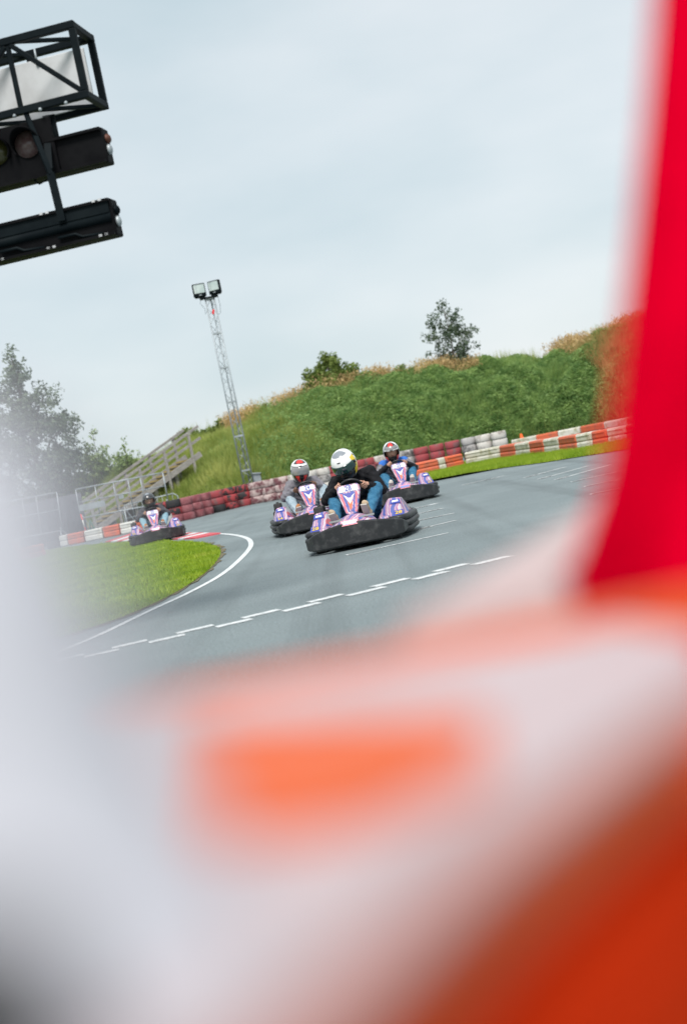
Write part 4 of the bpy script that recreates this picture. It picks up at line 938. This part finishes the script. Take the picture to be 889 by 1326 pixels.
def make_person(K, label, sk, mats, hstyle, hclosed, hp, num=0):
    """sk: joints in the kart's frame; mats: jacket, trousers, shoes, skin, accent"""
    V = lambda p: Vector(p); prim = []      # (a, b, ra, rb, tag)
    hd_ = V(sk['head']); nk = V(sk['neck']); ch = V(sk['chest']); wa = V(sk['waist']); hpv = V(sk['hip'])
    def cap(a, b, ra, rb, t): prim.append((V(a), V(b), ra, rb, t))
    cap(hpv + V((-.09, 0, 0)), hpv + V((.09, 0, 0)), .115, .115, 1); cap(hpv, wa, .135, .13, 0); cap(wa, ch, .135, .15, 0)
    cap(wa + V((-.06, 0, 0)), ch + V((-.09, 0, .02)), .11, .12, 0); cap(wa + V((.06, 0, 0)), ch + V((.09, 0, .02)), .11, .12, 0)
    cap(ch, nk, .12, .06, 0); cap(nk, hd_ + V((0, .02, -.06)), .055, .055, 3)
    cap(hd_ + V((0, .0, .03)), hd_ + V((0, -.01, -.05)), .098, .078, 3); cap(hd_ + V((0, -.088, .015)), hd_ + V((0, -.108, -.028)), .011, .017, 3); cap(hd_ + V((-.025, -.075, -.065)), hd_ + V((.025, -.075, -.065)), .018, .018, 3)
    for sx in (-1, 1): cap(hd_ + V((sx * .093, .0, .02)), hd_ + V((sx * .093, .005, -.03)), .013, .012, 3)
    for s_ in ('l', 'r'):
        sh_, el, ha = V(sk['sh' + s_]), V(sk['el' + s_]), V(sk['ha' + s_]); kn, an, to = V(sk['kn' + s_]), V(sk['an' + s_]), V(sk['to' + s_]); hx = hpv + V((-.1 if s_ == 'l' else .1, -.02, 0))
        cap(ch + V((0, 0, .06)), sh_, .09, .085, 4 if sk.get('pads') else 0); cap(sh_, el, .078, .06, 0); wr = ha + (el - ha).normalized() * .075
        cap(el, wr, .06, .043, 0 if not sk.get('cuffs') else 5); cap(wr, ha, .03, .032, 3)
        cap(hx, kn, .10, .078, 1); cap(kn, an, .075, .052, 1); cap(an + (an - kn).normalized() * .03, an + (to - an) * .35, .05, .048, 2); cap(an, to, .046, .04, 2)
    tb = MB()
    for a, b, ra, rb, t in prim:
        d = (b - a); n_ = 5
        tb.tube([a.lerp(b, i / n_) for i in range(n_ + 1)], [ra + (rb - ra) * i / n_ for i in range(n_ + 1)], 14); tb.ball(a, ra, 14, 8); tb.ball(b, rb, 14, 8)
    tmp = tb.build('tmp_body', mats[0]); md = tmp.modifiers.new('r', 'REMESH'); md.mode = 'VOXEL'; md.voxel_size = .0125; md.use_smooth_shade = True
    sm = tmp.modifiers.new('s', 'SMOOTH'); sm.iterations = 3; sm.factor = .5
    bpy.context.view_layer.update(); me = bpy.data.meshes.new_from_object(tmp.evaluated_get(bpy.context.evaluated_depsgraph_get()))
    bpy.data.objects.remove(tmp)
    nv = len(me.vertices); co = np.empty(nv * 3, np.float32); me.vertices.foreach_get('co', co); co = co.reshape(-1, 3)
    fol = .006 * np.sin(co[:, 0] * 43 + co[:, 2] * 61 + co[:, 1] * 23) * np.sin(co[:, 2] * 37 - co[:, 1] * 52)
    nrm_ = np.empty(nv * 3, np.float32); me.vertices.foreach_get('normal', nrm_)
    fv = np.array([list(p.vertices) + [p.vertices[-1]] * (4 - len(p.vertices)) for p in me.polygons]); fc = co[fv].mean(1)
    best = np.full(len(fc), 1e9); tg = np.zeros(len(fc), int)
    for a, b, ra, rb, t in prim:
        a_, d_ = np.array(a), np.array(b - a); L2 = max(1e-9, d_ @ d_); u = np.clip((fc - a_) @ d_ / L2, 0, 1); dist = np.linalg.norm(fc - a_ - u[:, None] * d_, axis=1) - (ra + (rb - ra) * u)
        k = dist < best - 1e-6; best[k] = dist[k]; tg[k] = t
    hdm = fc[:, 2] > nk.z + .06
    isl_ = np.zeros(nv, bool); isl_[fv[tg != 3].ravel()] = True
    co2 = co + nrm_.reshape(-1, 3) * (fol * isl_)[:, None]
    B = MB(); B.v = [tuple(v) for v in co2]; B.f = [list(p.vertices) for p in me.polygons]; B.m = list(map(int, tg)); B.sm = [True] * len(B.f); bpy.data.meshes.remove(me)
    for s_ in ('l', 'r'):                           # five separate fingers closed round the wheel rim
        ha = V(sk['ha' + s_]); sx = -1 if s_ == 'l' else 1; tan = V(sk['tan' + s_]).normalized(); out = (ha - WC); out = (out - tan * out.dot(tan)).normalized(); f_ = -WN
        for i, ln in enumerate((.9, 1.0, .96, .8)):
            b0 = ha + tan * (.033 - .022 * i) * 1.0 + out * .012; q = [b0, b0 + f_ * .035 * ln + out * .006, b0 + f_ * .05 * ln - out * .022 * ln, b0 + f_ * .03 * ln - out * .044 * ln]
            B.tube(q, [.0105, .010, .009, .0075], 7, 3); B.ball(q[-1], .0075, 7, 5, 3); B.ball(q[1], .0103, 7, 5, 3)
        th = ha + tan * .035 - out * .008; q = [ha + tan * .012, th + WN * .005, th + tan * .022 - out * .022, th + tan * .03 - out * .036]
        B.tube(q, [.013, .012, .0105, .008], 7, 3); B.ball(q[-1], .008, 7, 5, 3)
    P_ = B.build('person', mats, None, K.location, K.rotation_euler.z); tag(P_, label, 'person', 'drivers racing the karts')
    T0 = Matrix.Translation(hd_) 
    for sx in (-1, 1):
        b = MB(); b.ball(hd_ + V((sx * .034, -.088, .025)), (.014, .01, .009), 10, 7, 0); b.ball(hd_ + V((sx * .034, -.0965, .025)), (.006, .004, .006), 8, 6, 1); b.build('eye', [EYE_M, EYED], P_)
        b = MB(); b.tube([hd_ + V((sx * .015, -.097, .045)), hd_ + V((sx * .035, -.096, .051)), hd_ + V((sx * .056, -.08, .045))], .005, 6); b.build('eyebrow', HAIR, P_)
    b = MB(); b.tube([hd_ + V((-.024, -.087, -.052)), hd_ + V((0, -.093, -.05)), hd_ + V((.024, -.087, -.052))], .006, 6); b.build('mouth', mat('lips', (.38, .13, .11), .5), P_)
    b = MB(); b.ball(hd_ + V((0, .025, .045)), (.1, .098, .085), 16, 10); b.build('hair', HAIR, P_)
    hobj, T = helmet(P_, hd_ + V((0, .0, .02)) + V(sk.get('hoff', (0, 0, 0))), hp[0], hp[1], hp[2], hstyle, hclosed)
    if sk.get('collar'):
        b = MB(); b.tube([nk + V((.085 * math.cos(a), .02 + .08 * math.sin(a), .015 + .012 * math.sin(a))) for a in np.linspace(0, 2 * math.pi, 18, endpoint=False)], .024, 8, closed=True); b.build('collar', sk['collar'], P_)
    for s_ in ('l', 'r'):
        an, to, kn = V(sk['an' + s_]), V(sk['to' + s_]), V(sk['kn' + s_]); d = (to - an).normalized(); so = (an - kn).normalized(); so = (so - d * so.dot(d)).normalized()
        b = MB(); b.bar(an + so * .05 - d * .035, to + so * .042 + d * .035, .075, .018, bev=.006, up=so); b.build('shoe_sole', sk['sole'], P_)
        b = MB()
        for k in range(3): c = an.lerp(to, .35 + .18 * k) - so * .046; b.bar(c - V((.025, 0, 0)), c + V((.025, 0, 0)), .007, .006)
        b.build('shoelace', H_WHITE, P_)
    b = MB(); zl = [ch.lerp(wa, t) + V((0, -.158 + .01 * t, .04)) for t in (0, .35, .7, 1)]; b.tube(zl, .006, 5); b.build('zip', sk['zip'], P_)
    return P_
SOLE = mat('rubber_sole', (.45, .42, .38), .7); SOLED = mat('dark_sole', (.05, .045, .04), .7)
def skel(lean=(0, 0, 0), wheel=0.0, hl=165, hr=15, **kw):
    lx, ly, lz = lean; al, ar = R(hl) + wheel, R(hr) + wheel
    tan = lambda a: tuple(-WX * math.sin(a) + WY * math.cos(a)); off = WN * .028
    s_ = dict(hip=(0, .24, .24), waist=(lx * .3, .25 + ly * .2, .42), chest=(lx * .7, .2 + ly * .7, .64 + lz * .7), neck=(lx, .14 + ly, .79 + lz), head=(lx * 1.25, .05 + ly * 1.15, .895 + lz),
              shl=(-.185 + lx, .17 + ly, .715 + lz), shr=(.185 + lx, .17 + ly, .715 + lz), ell=(-.33 + lx * .5, .03 + ly * .6, .545), elr=(.33 + lx * .5, .03 + ly * .6, .545),
              hal=tuple(rimpt(al, .143) + off), har=tuple(rimpt(ar, .143) + off), tanl=tan(al), tanr=tuple(-Vector(tan(ar)) * -1),
              knl=(-.235, -.13, .50), knr=(.245, -.13, .51), anl=(-.19, -.53, .29), anr=(.18, -.55, .31), tol=(-.19, -.63, .40), tor=(.18, -.65, .42), sole=SOLE, zip=H_BLACK)
    s_.update(kw); return s_
def kart_at(x, y, z=0.0): return G(x, y, z)
k1p = W(459, 0, 17.3); 
def place(px, py, back=1.0):
    p = G(px, py); return Vector((p.x * (p.y + back) / p.y, p.y + back, 0))
K1 = make_kart(place(475, 708), -R(8), '28', 'leading purple and blue kart numbered 28, closest to the camera')
make_person(K1, 'person in black jumper and teal jeans with white and yellow helmet, leading the race', skel((-.035, -.16, .0), R(-8), shr=(.2, .03, .76), shl=(-.2, .04, .72), knr=(.25, -.12, .57), knl=(-.235, -.12, .53), anl=(-.205, -.56, .3), tol=(-.215, -.68, .42), anr=(.165, -.56, .32), tor=(.16, -.68, .45), hoff=(0, -.005, .0)),
            [BLACK_KNIT, TEAL_JEAN, SUEDE, SKIN_L, BLACK_KNIT, BLACK_KNIT], 'lead', V_GREEN, (R(25), R(-12), R(-5)))
K2 = make_kart(place(406, 689), R(5), '24', 'purple kart numbered 24 chasing behind on the left of the leading one')
make_person(K2, 'person in grey suit and pale jeans with a white and red helmet, clear visor down', skel((-.01, -.04, .0), R(10), pads=1, knl=(-.25, -.13, .5), knr=(.27, -.12, .56), zip=BLUE_PATCH, collar=SUIT_BLACK),
            [GREY_SUIT, PALE_JEAN, TAN, SKIN_D, GREY_SUIT, SUIT_BLACK], 'redtop', V_SMOKE, (R(10), R(2), R(4)))
K3 = make_kart(place(523, 653.5), R(2), '25', 'purple kart numbered 25 on the right behind the leading one')
make_person(K3, 'person in grey suit with bright blue shoulders and a silver open helmet with red top', skel((-.03, -.12, -.02), R(-6), pads=1, cuffs=1, hl=150, hr=30, collar=RED_COLLAR),
            [GREY_SUIT, TEAL_JEAN, PALE_SHOE, SKIN_L, BLUE_PATCH, SUIT_BLACK], 'silver', None, (R(16), R(-4), R(0)))
K4 = make_kart(place(206, 703), R(6), '20', 'rearmost purple kart rounding the bend by the striped kerb at the left')
make_person(K4, 'person in charcoal suit with red collar and dark grey helmet, driving far behind', skel((-.02, -.06, -.02), R(4), pads=1, collar=RED_COLLAR),
            [DK_GREY, LIGHT_BLUE, TAN, SKIN_L, DK_GREY, SUIT_BLACK], 'dark', None, (R(8), R(-4), R(-3)))

# ------------------------------------------------------------------ things right in front of the lens
FG_ORG = mat('orange_barrier_plastic', (.62, .10, .018), .6, (.57, .09, .015), 9, bump=.1, bscale=20); FG_DEEP = mat('deep_orange_plastic', (.56, .030, .002), .8, (.50, .027, .002), 9, spec=.05)
FG_WHT = mat('white_barrier_plastic', (.47, .385, .395), .6, (.43, .35, .36), 12, bump=.1, bscale=20)  # pink tint of reflected orange is put into the white
FG_POST = mat('white_post_plastic', (.485, .485, .53), .6, (.46, .46, .505), 20)
RED_CL = mat('red_cloth', (.62, .0, .021), .9, (.53, .0, .017), 12, bump=.2, bscale=60, spec=.0)
ZB = .922
FG_PINK = mat('pinkish_white_plastic', (.50, .39, .38), .6, (.46, .35, .34), 12)
def stack(name, label, poly, ztop, body, cat='barrier block', group=None, rows=3):
    root = empty(name, (sum(p[0] for p in poly) / len(poly), sum(p[1] for p in poly) / len(poly), 0)); tag(root, label, cat, group)
    P2 = [(p[0] - root.location.x, p[1] - root.location.y) for p in poly]; sh_ = .985
    for k in range(rows):
        b = MB(); z0, z1 = ztop * k / rows, ztop * (k + 1) / rows - .004
        b.prism(P2, z0 + .02, z1 - .012); b.prism([(x * sh_, y * sh_) for x, y in P2], z0, z0 + .019); b.prism([(x * sh_, y * sh_) for x, y in P2], z1 - .0119, z1); b.build('course', body, root)
    return root, P2
polyA = [(-.05, .125), (-.026, .222), (.015, .306), (.104, .446), (.286, .765), (-.6, .81), (-.6, .12)]
fA, PA = stack('near_barrier_block', 'large blurred orange block with a white top cap filling the bottom of the view', polyA, ZB, FG_DEEP)
def cap_poly(name, pts, z0, z1, m): 
    b = MB(); b.prism([(x - fA.location.x, y - fA.location.y) for x, y in pts], z0, z1); return b.build(name, m, fA)
cap_poly('rim', [(.085, .70), (.24, .745), (-.14, .785), (-.17, .752)], ZB - .003, ZB + .010, FG_ORG)
cap_poly('white_cap', [(-.065, .146), (-.038, .231), (.003, .316), (.065, .421), (.114, .54), (.13, .62), (.105, .735), (-.586, .785), (-.586, .14)], ZB - .003, ZB + .008, FG_WHT)
def gtop(x, y): p = G(x, y, ZB + .012); return (p.x, p.y)
RDG = [(-.065, .146), (-.0281, .223), (.0128, .307), (.09, .431), (.065, .441), (-.015, .318), (-.056, .234), (-.09, .156)]
cap_poly('ridge', RDG, ZB + .0075, .9455, FG_ORG)
cap_poly('ridge_cap', RDG, .9455, .948, FG_WHT)
cap_poly('orange_lug', [gtop(262, 1082), gtop(460, 1056), gtop(625, 1000), gtop(628, 928), gtop(450, 932), gtop(255, 942)], ZB + .007, ZB + .013, FG_ORG)
polyB = [(.012, .79), (.10, .785), (.108, .87), (.165, 1.03), (.5, 1.08), (.6, 1.7), (.30, 1.65)]
fB, PB = stack('near_barrier_block', 'blurred white block just past the orange one, behind the red cloth', polyB, .945, FG_PINK)
# red cloth hanging from a pole just outside the frame
lp = [(862, -160), (848, 60), (830, 250), (808, 450), (790, 600), (764, 690), (738, 765), (722, 800)]
L_ = [W(x, y, .90) for x, y in lp]; rootc = empty('red_cloth', (L_[-1].x + .08, .92, .0)); tag(rootc, 'bright red cloth hanging close to the camera along the right edge', 'cloth')
gridv = []; nu_, nv_ = 34, 40; ev = smooth_poly([(p.x, p.z) for p in L_], 6)
zt_, zb_ = L_[0].z, .80
for j in range(nv_ + 1):
    z = zt_ + (zb_ - zt_) * j / nv_; x0 = float(np.interp(z, [e.y for e in ev][::-1], [e.x for e in ev][::-1])); row = []
    for i in range(nu_ + 1):
        t = i / nu_; x = x0 + t * .34; row.append((x - rootc.location.x, .90 - rootc.location.y + .08 * math.sin(t * 6 + z * 1.2 + 1) * min(1, t * 4) + .01 * math.sin(t * 29 - z * 4) * min(1, t * 6) + .03 * t, z))
    gridv.append(row)
b = MB(); vs = [v for r_ in gridv for v in r_]; n1 = nu_ + 1
fs = [[j * n1 + i, (j + 1) * n1 + i, (j + 1) * n1 + i + 1, j * n1 + i + 1] for j in range(nv_) for i in range(nu_)]
b.add(vs, fs, 0, True); clo = b.build('fabric', RED_CL, rootc); sd_ = clo.modifiers.new('thickness', 'SOLIDIFY'); sd_.thickness = .004; sd_.offset = -1
b = MB(); b.tube([(.32, .06, .0), (.42, .06, 1.9)], .016, 12); b.build('pole', DKSTEEL, rootc)
# white peg and dark rubber buffer standing on the near block
pw = W(-66, 760, .28); zt_ = W(-30, 470, .28).z; hp_ = zt_ - ZB - .008
b = MB(); b.lathe([(0, 0), (.050, 0), (.051, .005), (.042, .009), (.030, hp_ * .55), (.025, hp_ - .022), (.018, hp_ - .008), (0, hp_)], 28, closed=False)
o = b.build('white_peg', FG_POST, None, (pw.x, .28, ZB + .008)); tag(o, 'very blurred white plastic peg standing at the left edge close to the camera', 'peg')
b = MB(); b.box((0, 0, .024), (.052, .026, .048), bev=.006)
o = b.build('rubber_buffer', RUBBER, None, (-.0765, .212, ZB + .008)); tag(o, 'dark blurred rubber buffer in the bottom left corner beside the white peg', 'buffer')
